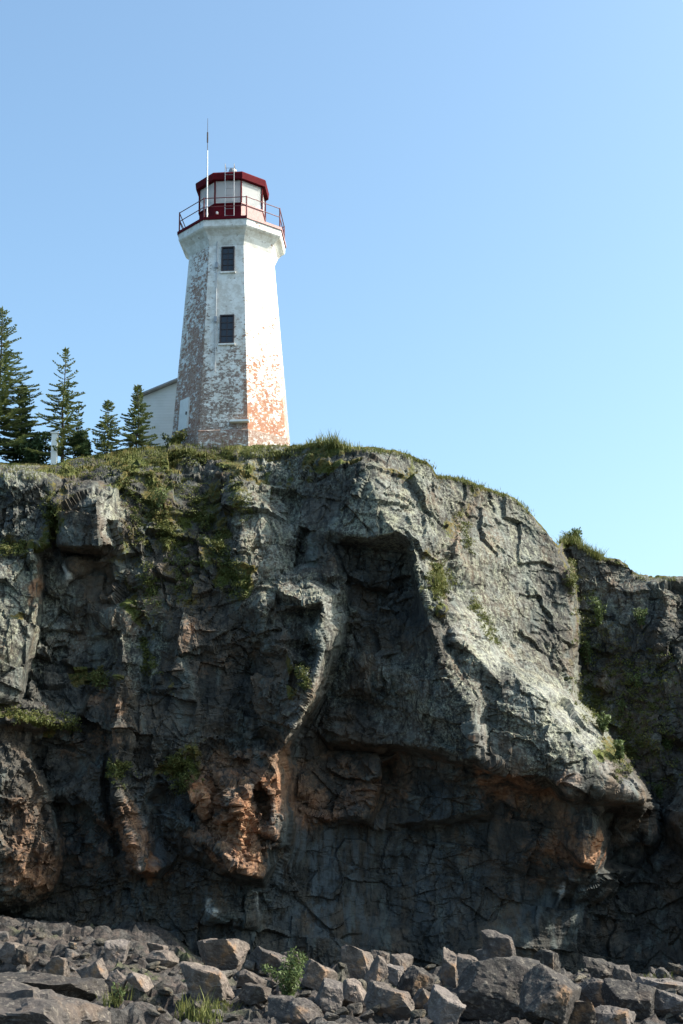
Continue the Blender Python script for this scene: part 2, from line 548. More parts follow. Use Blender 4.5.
# M fin
C((262, 586, 52.8), (282, 580, 53.0), (305, 578, 52.8), (322, 581, 53.0), (337, 594, 52.7), (344, 604, 53.7), (344, 622, 53.6), (336, 652, 53.2), (326, 682, 52.7), (306, 716, 52.2), (287, 746, 51.9))
C((262, 606, 51.9), (280, 608, 51.8), (300, 606, 51.6), (321, 601, 51.4), (324, 612, 51.7), (318, 622, 51.6), (322, 650, 51.3), (316, 672, 51.1), (313, 690, 51.2), (300, 715, 51.2), (284, 744, 51.5))
C((298, 611, 52.5), (318, 610, 52.6), (313, 622, 52.6))
C((306, 628, 51.6), (313, 640, 51.4), (322, 650, 51.3))
C((299, 622, 52.4), (302, 640, 52.6), (312, 654, 52.4), (308, 666, 52.1))
C((270, 644, 51.9), (285, 648, 51.6), (292, 662, 51.5), (306, 674, 51.3))
Pn((280, 655, 52.3), (283, 680, 52.0), (268, 690, 52.0), (275, 715, 51.8), (262, 640, 52.5), (285, 625, 52.2), (254, 660, 53.1))
C((266, 727, 51.9), (278, 734, 51.7), (284, 744, 51.5))
C((262, 738, 53.4), (276, 747, 53.2))
# P big sunlit face
Pn((450, 500, 56.3), (480, 505, 57.9), (520, 530, 59.3), (505, 565, 57.4), (545, 600, 58.9), (480, 590, 56.0), (520, 640, 57.2), (552, 655, 57.9),
   (440, 530, 54.8), (462, 545, 55.5), (446, 562, 54.6), (545, 560, 59.8))
C((560, 555, 60.4), (567, 566, 60.3), (571, 585, 60.0), (573, 620, 59.6), (573, 655, 59.0), (574, 690, 57.8))
C((564, 552, 64), (572, 566, 63.8), (577, 585, 63.6), (579, 620, 63.2), (579, 655, 62.8), (580, 688, 62.4))
# O smooth slab and the ridge running down to the right
C((452, 590, 54.9), (478, 617, 55.0), (500, 652, 55.1), (530, 672, 55.6), (555, 688, 56.4), (574, 700, 57.0), (590, 715, 56.2), (610, 744, 55.0), (625, 764, 54.2), (640, 786, 53.6), (646, 798, 53.5))
C((445, 590, 54.0), (470, 616, 54.1), (494, 650, 54.1))
C((436, 590, 53.2), (444, 610, 52.7), (456, 640, 52.5), (475, 655, 52.4), (500, 682, 52.5), (520, 680, 52.7), (545, 695, 52.8), (560, 718, 52.7), (580, 746, 52.5), (600, 772, 52.4), (622, 790, 52.7), (642, 800, 53.2))
Pn((470, 640, 53.3), (540, 682, 54.5))
C((580, 702, 62), (596, 714, 61.8), (616, 744, 61.2), (631, 764, 60.8), (646, 784, 60.4), (652, 800, 60.0))
# crumpled area left of the slab
C((430, 622, 52.3), (436, 640, 52.2), (442, 660, 52.0), (455, 690, 51.7), (470, 705, 51.3), (474, 730, 51.2), (474, 754, 51.2))
C((441, 622, 53.0), (446, 645, 52.9), (458, 665, 52.7), (466, 680, 52.4))
Pn((450, 625, 53.2), (462, 652, 53.0), (425, 650, 52.9), (408, 665, 53.4), (424, 690, 52.5), (440, 715, 52.0), (420, 720, 52.7), (490, 690, 52.9), (455, 735, 51.7))
C((487, 700, 52.4), (488, 730, 52.3), (486, 752, 52.1))
Pn((505, 705, 52.2), (520, 730, 51.9), (540, 705, 52.3), (548, 740, 51.8), (520, 760, 51.9), (560, 755, 51.9), (575, 770, 51.9), (505, 745, 52.1))
# lip of the overhang
C((335, 741, 54.3), (365, 742, 54.0), (400, 744, 53.6), (440, 748, 52.4), (468, 757, 51.4), (480, 759, 51.6), (500, 768, 52.2), (530, 786, 52.4), (545, 777, 52.1), (558, 782, 51.8), (568, 795, 51.7), (578, 797, 52.3), (588, 783, 52.3), (604, 792, 52.6), (618, 799, 52.9), (642, 804, 53.4))
C((330, 750, 55.6), (365, 752, 55.4), (400, 755, 55.0), (440, 760, 54.0), (470, 768, 53.4), (500, 780, 53.8), (530, 796, 54.2), (548, 792, 54.0))
C((556, 800, 53.8), (572, 806, 53.6), (585, 802, 53.2), (600, 803, 53.3))
# curtain at the tip
Pn((640, 818, 56.5), (648, 840, 58))
C((657, 808, 60), (660, 840, 59.8))
# under the overhang
C((300, 765, 55.0), (340, 768, 54.8), (376, 765, 54.6), (378, 785, 54.3), (366, 815, 54.2), (330, 815, 54.5), (300, 805, 54.9))
C((384, 770, 56), (384, 800, 55.9), (372, 825, 55.4), (330, 826, 55.5))
C((405, 785, 55.0), (440, 780, 54.4), (480, 790, 54.2), (486, 810, 53.9), (450, 818, 54.3), (420, 822, 54.8))
C((420, 832, 55.9), (455, 828, 55.6), (490, 822, 55.4))
C((500, 800, 54.7), (530, 812, 54.5), (560, 815, 54.2), (580, 812, 53.6))
C((582, 815, 53.3), (584, 840, 53.0), (583, 862, 52.9))
C((590, 803, 53.6), (598, 820, 54.2), (600, 850, 54.1), (594, 866, 53.9))
C((578, 868, 55.0), (596, 874, 55.3))
Pn((560, 840, 54.6), (520, 845, 55.0), (612, 860, 58.6), (608, 815, 55.5), (500, 860, 55.7), (450, 870, 56), (400, 870, 56.2), (350, 870, 55.6), (310, 850, 55.2), (310, 900, 55.3), (400, 920, 56), (500, 915, 55.9), (560, 900, 56.3), (600, 910, 58.2))
# right cliff
Pn((600, 600, 63.2), (640, 600, 62.4), (610, 640, 62.6), (595, 660, 62.6), (640, 650, 61.6), (683, 610, 61.8), (683, 660, 60.6), (600, 690, 62), (640, 700, 60.9), (660, 740, 59.8),
   (683, 780, 59.2), (683, 720, 60.2), (670, 820, 58.6), (683, 860, 58.2), (640, 870, 59.0), (683, 920, 57.6), (640, 915, 58.4))
C((648, 585, 63), (655, 600, 62.6), (652, 622, 62.2), (645, 636, 62.0))
C((662, 590, 61.6), (668, 606, 61.2), (660, 630, 61.0), (650, 644, 61.2))
# foot of the wall
C((-90, 930, 53), (0, 918, 53.6), (60, 922, 53.8), (130, 925, 54), (200, 925, 54.2), (260, 930, 54.3), (330, 940, 55), (420, 945, 55.4), (520, 950, 55.3), (600, 955, 57.4), (683, 965, 56.8), (750, 970, 52.8), (800, 970, 53))
C((-90, 1040, 52.5), (0, 1040, 53), (130, 1040, 53), (260, 1040, 53.4), (420, 1040, 54), (600, 1040, 56.4), (683, 1040, 55.8), (750, 1040, 52.6), (800, 1040, 53))
Pn((212, 900, 53.6), (214, 915, 53.4), (150, 900, 53.9), (100, 905, 53.9), (256, 892, 53.8), (252, 918, 53.7), (262, 905, 54.2))

SX = np.array([s[0] for s in SKY], float)
SY = np.array([s[1] for s in SKY], float)


def build_cliff():
    verts, dv, edges, idx = [], [], [], {}
    for ch in CH:
        prev = None
        for (x, y, d) in ch:
            k = (round(x, 1), round(y, 1))
            if k not in idx:
                idx[k] = len(verts)
                verts.append(Vector((x, y)))
                dv.append(d)
            if prev is not None and prev != idx[k]:
                edges.append((prev, idx[k]))
            prev = idx[k]
    ov, oe, of, ovi, oei, ofi = geometry.delaunay_2d_cdt(verts, edges, [], 0, 1e-4)
    dv = np.array(dv)
    vx = np.array([[v.x, v.y] for v in verts])
    D = np.zeros(len(ov))
    for i, o in enumerate(ovi):
        if o:
            D[i] = dv[o[0]]
        else:
            dd = np.hypot(vx[:, 0] - ov[i].x, vx[:, 1] - ov[i].y)
            j = np.argsort(dd)[:2]
            w = 1 / (dd[j] + .1)
            D[i] = (dv[j] * w).sum() / w.sum()
            print('crossing at', ov[i], verts[j[0]], verts[j[1]])
    U = np.concatenate([np.arange(-150, -12, 2.6), np.arange(-12, 696, 1.05), np.arange(696, 841, 2.6)])
    nb = 520
    ys = np.interp(U, SX, SY)
    ys = ys + 1.2 * gnoise(np.stack([U * .09, U * 0, U * 0], -1), 5) + 1.0 * gnoise(np.stack([U * .25, U * 0, U * 0], -1), 6)
    t = np.linspace(0, 1, nb)
    gx = np.repeat(U[None, :], nb, 0)
    gy = 1030 + (ys[None, :] - 1030) * t[:, None]
    px, py = gx.ravel(), gy.ravel()
    py_c = np.maximum(py, np.interp(px, SX, SY) + .05)
    dep = np.full(px.shape, np.nan)
    O = np.array([[v.x, v.y] for v in ov])
    for f in of:
        for q in range(1, len(f) - 1):
            a, b, c = f[0], f[q], f[q + 1]
            A, B, Cc = O[a], O[b], O[c]
            x0, x1 = min(A[0], B[0], Cc[0]), max(A[0], B[0], Cc[0])
            j0, j1 = np.searchsorted(U, x0 - .01), np.searchsorted(U, x1 + .01)
            if j1 <= j0: continue
            sub = (np.arange(nb)[:, None] * len(U) + np.arange(j0, j1)[None, :]).ravel()
            X, Y = px[sub], py_c[sub]
            det = (B[1] - Cc[1]) * (A[0] - Cc[0]) + (Cc[0] - B[0]) * (A[1] - Cc[1])
            if abs(det) < 1e-9: continue
            l1 = ((B[1] - Cc[1]) * (X - Cc[0]) + (Cc[0] - B[0]) * (Y - Cc[1])) / det
            l2 = ((Cc[1] - A[1]) * (X - Cc[0]) + (A[0] - Cc[0]) * (Y - Cc[1])) / det
            l3 = 1 - l1 - l2
            m = (l1 > -1e-6) & (l2 > -1e-6) & (l3 > -1e-6)
            dep[sub[m]] = (l1 * D[a] + l2 * D[b] + l3 * D[c])[m]
    dep = dep.reshape(gx.shape)
    bad = np.isnan(dep)
    if bad.any():
        print('unfilled', bad.sum())
        for j in range(dep.shape[1]):
            col = dep[:, j]
            g = ~np.isnan(col)
            if g.any(): dep[:, j] = np.interp(np.arange(nb), np.where(g)[0], col[g])
            else: dep[:, j] = dep[:, j - 1]
    def blur(a, n):
        for _ in range(n):
            d2 = np.pad(a, 1, mode='edge')
            a = (d2[1:-1, 1:-1] * 4 + d2[:-2, 1:-1] + d2[2:, 1:-1] + d2[1:-1, :-2] + d2[1:-1, 2:]) / 8
        return a
    g_ = np.hypot(np.gradient(dep, axis=0), np.gradient(dep, axis=1))
    steep = np.clip((blur(g_, 8) - .10) / .12, 0, 1)
    dep = blur(dep, 1) * (1 - steep) + blur(dep, 5) * steep
    P = at(gx, gy, dep)
    # plateau behind the brow
    K = 26
    back = []
    top = P[-1]
    for k in range(1, K + 1):
        tt = .35 * k + .08 * k ** 2
        q = top.copy()
        q[:, 1] += tt
        q[:, 0] *= (1 + tt / 400)
        q[:, 2] += -.03 * tt + .0 * tt
        back.append(q)
    P = np.concatenate([P, np.array(back)], 0)
    R, Cn = P.shape[:2]
    # smooth normals of the base form
    B = P.copy()
    for _ in range(3):
        b2 = np.pad(B, ((1, 1), (1, 1), (0, 0)), mode='edge')
        B = (b2[1:-1, 1:-1] * 2 + b2[:-2, 1:-1] + b2[2:, 1:-1] + b2[1:-1, :-2] + b2[1:-1, 2:]) / 6
    du = np.gradient(B, axis=1)
    dvv = np.gradient(B, axis=0)
    N = np.cross(du, dvv)
    N /= np.linalg.norm(N, axis=2, keepdims=True) + 1e-9
    N = N * .7 + np.array([0, -.3, 0])
    p = P.reshape(-1, 3)
    n = N.reshape(-1, 3)
    warp = np.stack([fbm(p * .45, 3, .5, 31), fbm(p * .45, 3, .5, 41), fbm(p * .45, 3, .5, 51)], -1)
    pw = p + warp * .24
    th = .35
    rotm = np.array([[math.cos(th), 0, math.sin(th)], [0, 1, 0], [-math.sin(th), 0, math.cos(th)]])
    q = pw @ rotm.T
    GX = np.concatenate([gx, np.repeat(U[None, :], K, 0)], 0).ravel()
    GY = np.concatenate([gy, np.repeat(ys[None, :], K, 0)], 0).ravel()
    amp = np.ones(len(p))
    for (cx, cy, rx, ry, s) in [(475, 630, 34, 40, .55), (560, 715, 60, 50, .35), (505, 570, 60, 95, .65), (322, 650, 18, 60, .55), (610, 770, 40, 40, .5), (590, 840, 14, 30, .6), (420, 890, 240, 60, .6), (130, 900, 150, 30, .4)]:
        amp -= s * np.exp(-(((GX - cx) / rx) ** 2 + ((GY - cy) / ry) ** 2))
    face = np.clip(np.abs(np.concatenate([n[:, 1:2]], 1)[:, 0]) * 1.25 - .30, .16, 1)
    brk = np.ones(len(p))
    for (cx, cy, rx, ry, s) in [(235, 820, 60, 60, 1.1), (125, 800, 30, 90, .8), (30, 820, 50, 80, 1.3), (450, 660, 26, 60, .5), (130, 660, 25, 50, .6), (170, 600, 110, 130, .55), (290, 690, 40, 60, .5), (375, 640, 40, 80, .5), (515, 580, 55, 100, -.55)]:
        brk += s * np.exp(-(((GX - cx) / rx) ** 2 + ((GY - cy) / ry) ** 2))
    lump = face * brk * np.clip(.55 + .9 * fbm(p * .35, 3, .5, 91), .15, 1.3)
    f2 = .3 + .7 * face
    d = facets(q * np.array([.55, .55, .42]), 3, .62, .32) * .40 * amp * f2
    d += blocks(pw, (1.9, 1.9, 1.5), 40, (.12, .22, .2), 1.1) * .36 * (.12 + .88 * amp) * f2
    d += facets(q * np.array([1.25, 1.25, .95]) + 5, 8, .8, .4) * .20 * np.clip(amp, .12, 1) * f2 * brk
    d += blocks(pw, (.75, .75, .55), 50, (-.1, -.25, -.3), 1.2) * .17 * lump
    d += facets(pw * np.array([2.8, 2.8, 2.3]) + 9, 12, .85, .5) * .10 * lump
    d += blocks(pw, (.30, .30, .20), 55, (.2, .3, .1), 1.0) * .045 * lump
    d += facets(pw * np.array([6.5, 6.5, 5.0]) + warp, 15, .85, .55) * .05 * lump
    jag = np.zeros(len(p))
    for (cx, cy, rx, ry, s) in [(235, 820, 50, 55, 1), (130, 820, 22, 60, .6), (30, 820, 40, 80, .6), (590, 840, 20, 25, .3), (125, 690, 16, 50, .5)]:
        jag = np.maximum(jag, s * np.exp(-(((GX - cx) / rx) ** 2 + ((GY - cy) / ry) ** 2) ** 2))
    d += jag * (facets(q * np.array([1.5, 1.5, 1.1]) + 31, 81, 1.0, .9) * .30 + facets(pw * np.array([3.3, 3.3, 2.2]) + 3, 83, 1.0, .9) * .13)
    d += fbm(p * 1.0, 7, .52, 21) * .07 * (.3 + .7 * face)
    lay = np.stack([p[:, 0] * .25, p[:, 1] * .25, p[:, 2] * 1.6 + p[:, 0] * .25], -1)
    d += fbm(lay, 5, .55, 29, True) * .05 * face
    fade = np.ones((R, Cn))
    fade[nb - 8:nb] = np.linspace(1, .45, 8)[:, None]
    fade[nb:] = .35
    p = p + n * (d * fade.ravel())[:, None]
    # surface masks (colour of the rock, growth and stains; two also paint in sunlight)
    wx = GX + 26 * gnoise(p * .5, 61) + 10 * gnoise(p * 1.7, 62)
    wy = GY + 26 * gnoise(p * .5, 63) + 10 * gnoise(p * 1.7, 64)

    def blobs(lst):
        o = np.zeros(len(p))
        for (cx, cy, rx, ry, s) in lst:
            o = np.maximum(o, s * np.exp(-(((wx - cx) / rx) ** 2 + ((wy - cy) / ry) ** 2) ** 1.5))
        return o

    moss = blobs([(60, 468, 40, 10, .8), (130, 462, 45, 14, .9), (200, 456, 60, 12, 1), (160, 500, 28, 45, .62), (185, 515, 32, 40, .62), (215, 540, 18, 45, .62), (130, 530, 20, 50, .42), (190, 590, 26, 35, .38), (255, 465, 40, 12, .55), (145, 600, 20, 50, .4),
                  (232, 580, 12, 22, .7), (150, 570, 10, 25, .5), (180, 590, 10, 20, .5), (120, 480, 20, 14, .8), (30, 548, 35, 10, .8), (10, 620, 14, 8, .6),
                  (50, 515, 12, 40, .55), (70, 505, 10, 25, .6), (100, 682, 20, 10, .9), (30, 716, 40, 7, .75), (60, 722, 25, 6, .8), (130, 600, 8, 30, .6),
                  (440, 580, 10, 20, .85), (455, 520, 10, 40, .5), (480, 612, 14, 22, .5), (330, 452, 45, 9, .9), (410, 460, 40, 6, .6), (480, 490, 60, 7, .5),
                  (568, 560, 8, 22, .7), (620, 640, 40, 50, .3), (600, 700, 25, 40, .42), (640, 740, 30, 40, .36), (580, 620, 12, 70, .4), (660, 680, 30, 60, .26),
                  (300, 675, 10, 14, .6), (180, 770, 18, 22, .6), (115, 770, 14, 10, .5), (240, 500, 16, 30, .45), (270, 480, 14, 20, .4), (612, 752, 20, 20, .7), (145, 655, 12, 12, .5), (170, 690, 12, 14, .4)])
    top_m = np.zeros((R, Cn))
    top_m[nb - 3:] = .8
    moss = np.maximum(moss, top_m.ravel())
    rust = blobs([(238, 820, 50, 55, .85), (280, 795, 22, 45, .85), (130, 840, 24, 50, .75), (150, 872, 16, 8, 1), (25, 830, 40, 50, .55), (120, 715, 22, 30, .5), (200, 790, 30, 25, .9),
                  (200, 600, 40, 40, .4), (180, 640, 40, 60, .3), (590, 845, 14, 30, 1), (500, 772, 30, 12, .8), (340, 790, 60, 35, .55), (420, 790, 60, 30, .3), (560, 840, 40, 30, .45),
                  (460, 530, 12, 45, .55), (260, 770, 90, 30, .6), (90, 840, 70, 40, .5), (310, 800, 40, 40, .75), (370, 790, 40, 30, .6), (520, 795, 60, 28, .7), (560, 850, 50, 40, .6), (90, 740, 40, 30, .5), (30, 870, 40, 40, .7), (200, 640, 50, 60, .45), (600, 640, 30, 60, .25), (480, 757, 12, 8, .8), (160, 560, 20, 20, .4), (40, 590, 8, 20, .8), (640, 830, 30, 40, .3), (70, 560, 30, 20, .3)])
    lich_lit = .14 + .16 * np.clip((780 - GY) / 60, 0, 1) + .25 * fbm(p * .3, 4, .55, 95) + blobs([(500, 570, 80, 110, .34), (410, 500, 55, 60, .40), (630, 600, 60, 40, .35), (424, 545, 14, 60, .7), (395, 500, 22, 34, .6), (270, 530, 40, 80, .6), (10, 800, 40, 60, .12), (330, 612, 25, 55, .3), (480, 640, 45, 50, .5), (318, 606, 30, 30, .35), (15, 610, 40, 90, .3), (25, 475, 40, 14, .6),
                        (560, 720, 60, 60, .7), (430, 700, 60, 50, .4), (105, 520, 14, 30, .5), (135, 650, 20, 40, .4), (300, 480, 60, 50, .3), (330, 680, 30, 60, .3)])  # crust growth, also painting sunlit faces paler and leaving the shaded foot dark
    streak = blobs([(330, 880, 70, 70, .8), (170, 890, 90, 50, .5), (460, 810, 40, 30, .5), (420, 880, 60, 60, .5), (160, 820, 16, 40, .6), (540, 900, 60, 50, .5), (30, 520, 30, 30, .5), (375, 600, 40, 60, .3)])
    pale_lit = np.zeros(len(p))  # white stains, lit streaks, and a pale tint painting sun on lit faces
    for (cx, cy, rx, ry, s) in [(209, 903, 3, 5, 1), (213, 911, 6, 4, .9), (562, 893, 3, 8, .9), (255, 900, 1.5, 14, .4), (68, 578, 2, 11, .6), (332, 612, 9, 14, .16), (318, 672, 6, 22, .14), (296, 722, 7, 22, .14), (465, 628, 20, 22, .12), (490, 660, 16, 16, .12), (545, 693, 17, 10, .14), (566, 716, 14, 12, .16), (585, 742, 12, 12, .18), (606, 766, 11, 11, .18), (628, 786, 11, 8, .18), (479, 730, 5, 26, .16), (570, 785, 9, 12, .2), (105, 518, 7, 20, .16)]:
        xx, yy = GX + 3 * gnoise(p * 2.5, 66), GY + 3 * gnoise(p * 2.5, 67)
        pale_lit = np.maximum(pale_lit, s * np.exp(-(((xx - cx) / rx) ** 2 + ((yy - cy) / ry) ** 2) ** 2))
    ii = np.arange(R * Cn).reshape(R, Cn)
    F = np.stack([ii[:-1, :-1], ii[:-1, 1:], ii[1:, 1:], ii[1:, :-1]], -1).reshape(-1, 4)
    o = np_mesh('cliff', p, F, M_CLIFF, None, False, dict(moss=moss, rust=rust, lichen_lit=np.clip(lich_lit, 0, .85), streak=streak, white=pale_lit))
    sm = np.zeros((R - 1, Cn - 1), bool)
    sm[:nb - 1] = steep[:-1, :-1] > .25
    o.data.polygons.foreach_set('use_smooth', sm.ravel())
    tag(o, 'tall dark rock cliff with sunlit ridges and mossy ledges', None, None, 'structure')
    return o, p, F


cliff, cp, cf = build_cliff()
BV = BVHTree.FromPolygons([Vector(v) for v in cp], cf.tolist())
ZERO = Vector((0, 0, 0))


def hit(px, py, bv=None):
    d = Vector(ray(px, py)).normalized()
    r = (bv or BV).ray_cast(ZERO, d)
    return r[0], r[1]


def drop(x, y, bv=None):
    r = (bv or BV).ray_cast(Vector((x, y, 60)), Vector((0, 0, -1)))
    return r[0].z if r[0] else None


# ------------------------------------------------------------------ shore
def build_beach():
    xs = np.arange(-34, 34.01, .13)
    yy = np.concatenate([np.arange(22, 29, .3), np.arange(29, 58, .13)])
    X, Y = np.meshgrid(xs, yy)
    lf = np.clip((-X - 3.5) / 4, 0, 1)
    lf = lf * lf * (3 - 2 * lf)
    zl = -3.62 + (Y - 30) * .042
    zr = -3.75 - .02 * X + (np.minimum(Y, 42) - 30) * .02 - np.maximum(Y - 42.5, 0) * .13
    Z = zl * lf + np.maximum(zr, -6.2) * (1 - lf)
    p = np.stack([X, Y, Z], -1).reshape(-1, 3)
    left = np.clip((-X.ravel() - 1.0) / 6, 0, 1)
    n1 = fbm(p * np.array([.12, .22, 0]), 4, .5, 71)
    # tilted strata that break into steps
    lay = (p[:, 0] * .045 + p[:, 1] * .085 + n1 * .45)
    st = np.floor(lay * 3.6) + np.clip((lay * 3.6 % 1) * 7 - 6, 0, 1)
    step = (st / 3.6 - lay)
    apr = np.exp(-(((p[:, 0] + 13.5) / 5.0) ** 2 + ((p[:, 1] - 50) / 4.0) ** 2))
    left = left * (1 - .9 * apr)
    h = step * 2.2 * (.3 + .7 * left) + n1 * .12
    h += facets(p * np.array([.8, .8, 0]) + 3, 74, .7, .7) * .34 * (1 - .75 * left)
    h += facets(p * np.array([2.4, 2.4, 0]), 75, .8, .7) * .22 * (1 - .55 * left)
    h += facets(p * np.array([6, 6, 0]), 76, .8, .7) * .09 + fbm(p * np.array([2, 2, 0]), 4, .55, 77) * .05
    # rubble apron under the left wall
    ap = np.exp(-(((p[:, 0] + 12.5) / 4.5) ** 2 + ((p[:, 1] - 50.5) / 3.2) ** 2))
    h += ap * .55
    p[:, 2] += h
    moss = np.clip(fbm(p * .5, 3, .5, 78) * 1.5 - .35, 0, .7)
    R, Cn = X.shape
    ii = np.arange(R * Cn).reshape(R, Cn)
    F = np.stack([ii[:-1, :-1], ii[:-1, 1:], ii[1:, 1:], ii[1:, :-1]], -1).reshape(-1, 4)
    o = np_mesh('shore', p, F, M_BEACH, None, False, dict(moss=moss))
    tag(o, None, None, None, 'structure')
    return p, F


bp, bf = build_beach()
BB = BVHTree.FromPolygons([Vector(v) for v in bp], bf.tolist())

wt = NT('lake_water')
wt.done((.02, .05, .06), .12, wt.bump(wt.noise(.8, 4), .3, .2), .5)
o = np_mesh('water', [(-3000, -3000, -6.5), (3000, -3000, -6.5), (3000, 3000, -6.5), (-3000, 3000, -6.5)], [(0, 1, 2, 3)], wt.m)
tag(o, None, None, None, 'structure')


# ------------------------------------------------------------------ boulders
_bmi = bmesh.new()
bmesh.ops.create_icosphere(_bmi, subdivisions=5, radius=1)
IV5 = np.array([v.co[:] for v in _bmi.verts]); IF5 = np.array([[v.index for v in f.verts] for f in _bmi.faces]); _bmi.free()
_bmi = bmesh.new()
bmesh.ops.create_icosphere(_bmi, subdivisions=3, radius=1)
IV3 = np.array([v.co[:] for v in _bmi.verts]); IF3 = np.array([[v.index for v in f.verts] for f in _bmi.faces]); _bmi.free()


def rock_verts(seed, size, nplanes=9, hi=True, tilt=0.0, rough=1.0):
    """angular broken block: directions pushed out to the nearest of a set of cutting planes"""
    r = np.random.default_rng(seed)
    V = IV5 if hi else IV3
    pl = r.normal(size=(nplanes, 3))
    base = np.array([[1, -.25, .15], [-1, -.2, -.2], [-.28, -1, -.22], [0, 1, .1], [.12, -.1, 1], [0, 0, -1]], float)
    base += r.normal(size=base.shape) * .17
    pl = np.concatenate([pl, base])
    pl /= np.linalg.norm(pl, axis=1, keepdims=True)
    dist = r.uniform(.62, 1.0, len(pl))
    dd = V @ pl.T
    rr = np.where(dd > .05, dist / np.maximum(dd, .05), 9)
    rad = rr.min(1)
    v = V * np.minimum(rad, 1.6)[:, None]
    c, s = math.cos(tilt), math.sin(tilt)
    v = v / (v.max(0) - v.min(0))
    sq = v.copy()
    sq[:, 0] = v[:, 0] * c - v[:, 2] * s * size[2] / size[0]
    sq[:, 2] = v[:, 0] * s * size[0] / size[2] + v[:, 2] * c
    v = sq
    v = (v - (v.max(0) + v.min(0)) / 2) / (v.max(0) - v.min(0)) * np.array(size)
    m = max(size)
    off = r.uniform(0, 50, 3)
    nn = V / np.linalg.norm(V, axis=1, keepdims=True)
    d = fbm(v * 1.6 / m * 2 + off, 5, .55, seed % 97) * .035 * m + facets(v / m * 5 + off, seed % 91, .5, .5) * .035 * m
    if hi: d += facets(v / m * 12 + off, seed % 89, .5, .5) * .012 * m
    return v + nn * (d * rough)[:, None]


BOULD = [  # x0, y0, x1, y1, tilt deg, seed, label
    (-80, 996, 116, 1060, 11, 61, 'smooth flat grey slab cut by the lower left corner of the photo'),
    (-60, 978, 104, 1006, 5, 62, 'long flat dark shelf of layered rock above the smooth slab at the lower left'),
    (196, 943, 247, 973, -8, 11, 'tan flat-topped block with a bright right end, behind the pale block left of the bush'),
    (180, 968, 231, 1003, 6, 12, 'large pale grey block left of the green bush, below the flat-topped tan one'),
    (247, 951, 287, 977, 14, 13, 'grey slab sloping down to the right behind the green bush'),
    (236, 974, 265, 993, 28, 14, 'narrow brown slab tilted against the left side of the green bush'),
    (238, 988, 270, 1007, -4, 15, 'low brown stone at the left foot of the green bush'),
    (342, 949, 374, 982, 10, 16, 'tall tan block right of the green bush, highest stone of its heap'),
    (364, 960, 388, 988, 30, 17, 'brown stone leaning on the right side of the tall tan block'),
    (369, 952, 390, 966, 8, 18, 'small low stone behind the tall tan block, against the dark wall'),
    (390, 958, 414, 978, 14, 19, 'grey brown stone with a sloping top behind the pale square stone'),
    (386, 968, 404, 987, 4, 20, 'pale square stone in the middle of the boulder heap'),
    (398, 971, 434, 1002, 18, 21, 'dark block with a bright right edge, right of the pale square stone'),
    (339, 983, 370, 1008, 6, 22, 'whitish wedge stone low down between the bush and the brown block'),
    (366, 988, 414, 1022, 4, 23, 'broad grey brown block at the bottom middle of the photo'),
    (316, 984, 343, 1014, -6, 24, 'rounded grey stone at the right foot of the green bush'),
    (442, 954, 459, 988, -4, 25, 'narrow upright grey slab standing left of the big dark boulder'),
    (458, 959, 484, 986, 12, 26, 'tan block leaning against the upper left of the big dark boulder'),
    (430, 991, 466, 1026, 14, 27, 'stone with a bright white top at the left foot of the big dark boulder'),
    (462, 967, 545, 1030, 10, 28, 'biggest boulder, dark and rounded, at the bottom of the shore'),
    (476, 952, 508, 970, -4, 29, 'rusty orange stone lying on top behind the big dark boulder'),
    (484, 935, 518, 968, 6, 30, 'pointed grey rock rising highest behind the big dark boulder'),
    (536, 954, 564, 984, 4, 31, 'upright dark grey block to the upper right of the big dark boulder'),
    (526, 974, 586, 1028, 38, 32, 'large wedge slab leaning steeply against the right side of the big dark boulder'),
    (586, 962, 622, 990, 4, 33, 'smooth flat-faced block against the dark wall at right'),
    (615, 969, 634, 987, 6, 34, 'small stone just right of the smooth flat-faced block'),
    (570, 984, 622, 1014, 26, 35, 'long slab sloping down to the right below the smooth flat-faced block'),
    (610, 986, 664, 1020, 14, 36, 'dark block with bright right side near the lower right corner'),
    (640, 982, 690, 994, 8, 37, 'thin pale slab lying at the right edge below the cliff'),
    (655, 996, 700, 1022, 10, 38, 'rough grey stone cut by the lower right corner of the photo'),
    (590, 1010, 640, 1032, 8, 39, 'low grey stone at the bottom edge below the dark right block'),
    (147, 944, 168, 957, 2, 40, 'rounded tan stone lying alone at the wall foot, left of the flat-topped block'),
    (146, 954, 176, 970, 8, 41, 'flat grey green stone under the lone rounded tan stone'),
    (104, 944, 128, 965, 4, 42, 'pale grey block on the left shore above the thin layered shelf'),
    (73, 964, 110, 988, -12, 43, 'brown wedge stone on the left shore below the pale grey block'),
    (104, 974, 126, 994, 26, 44, 'tan stone tilted beside the brown wedge stone on the left shore'),
    (-4, 946, 22, 966, 4, 45, 'tan flat stone cut by the left edge of the photo'),
    (12, 950, 34, 970, -6, 46, 'dark brown block beside the tan flat stone at the left edge'),
    (42, 960, 66, 980, 8, 47, 'grey tan block right of the dark brown block on the left shore'),
    (126, 976, 152, 992, 16, 48, 'small rusty slab between the tilted tan stone and the large pale block'),
    (282, 952, 300, 966, 6, 49, 'small brown stone behind the top of the green bush'),
    (412, 992, 436, 1014, 20, 50, 'brown stone with a sharp edge right of the broad grey brown block'),
    (548, 1004, 600, 1032, 6, 51, 'grey rough stone at the bottom edge under the leaning wedge slab'),
    (302, 964, 338, 990, 18, 52, 'dark brown slab between the green bush and the tall tan block'),
    (268, 1002, 320, 1030, 4, 53, 'broad low rock under the green bush at the bottom edge'),
]
rock_bv = []
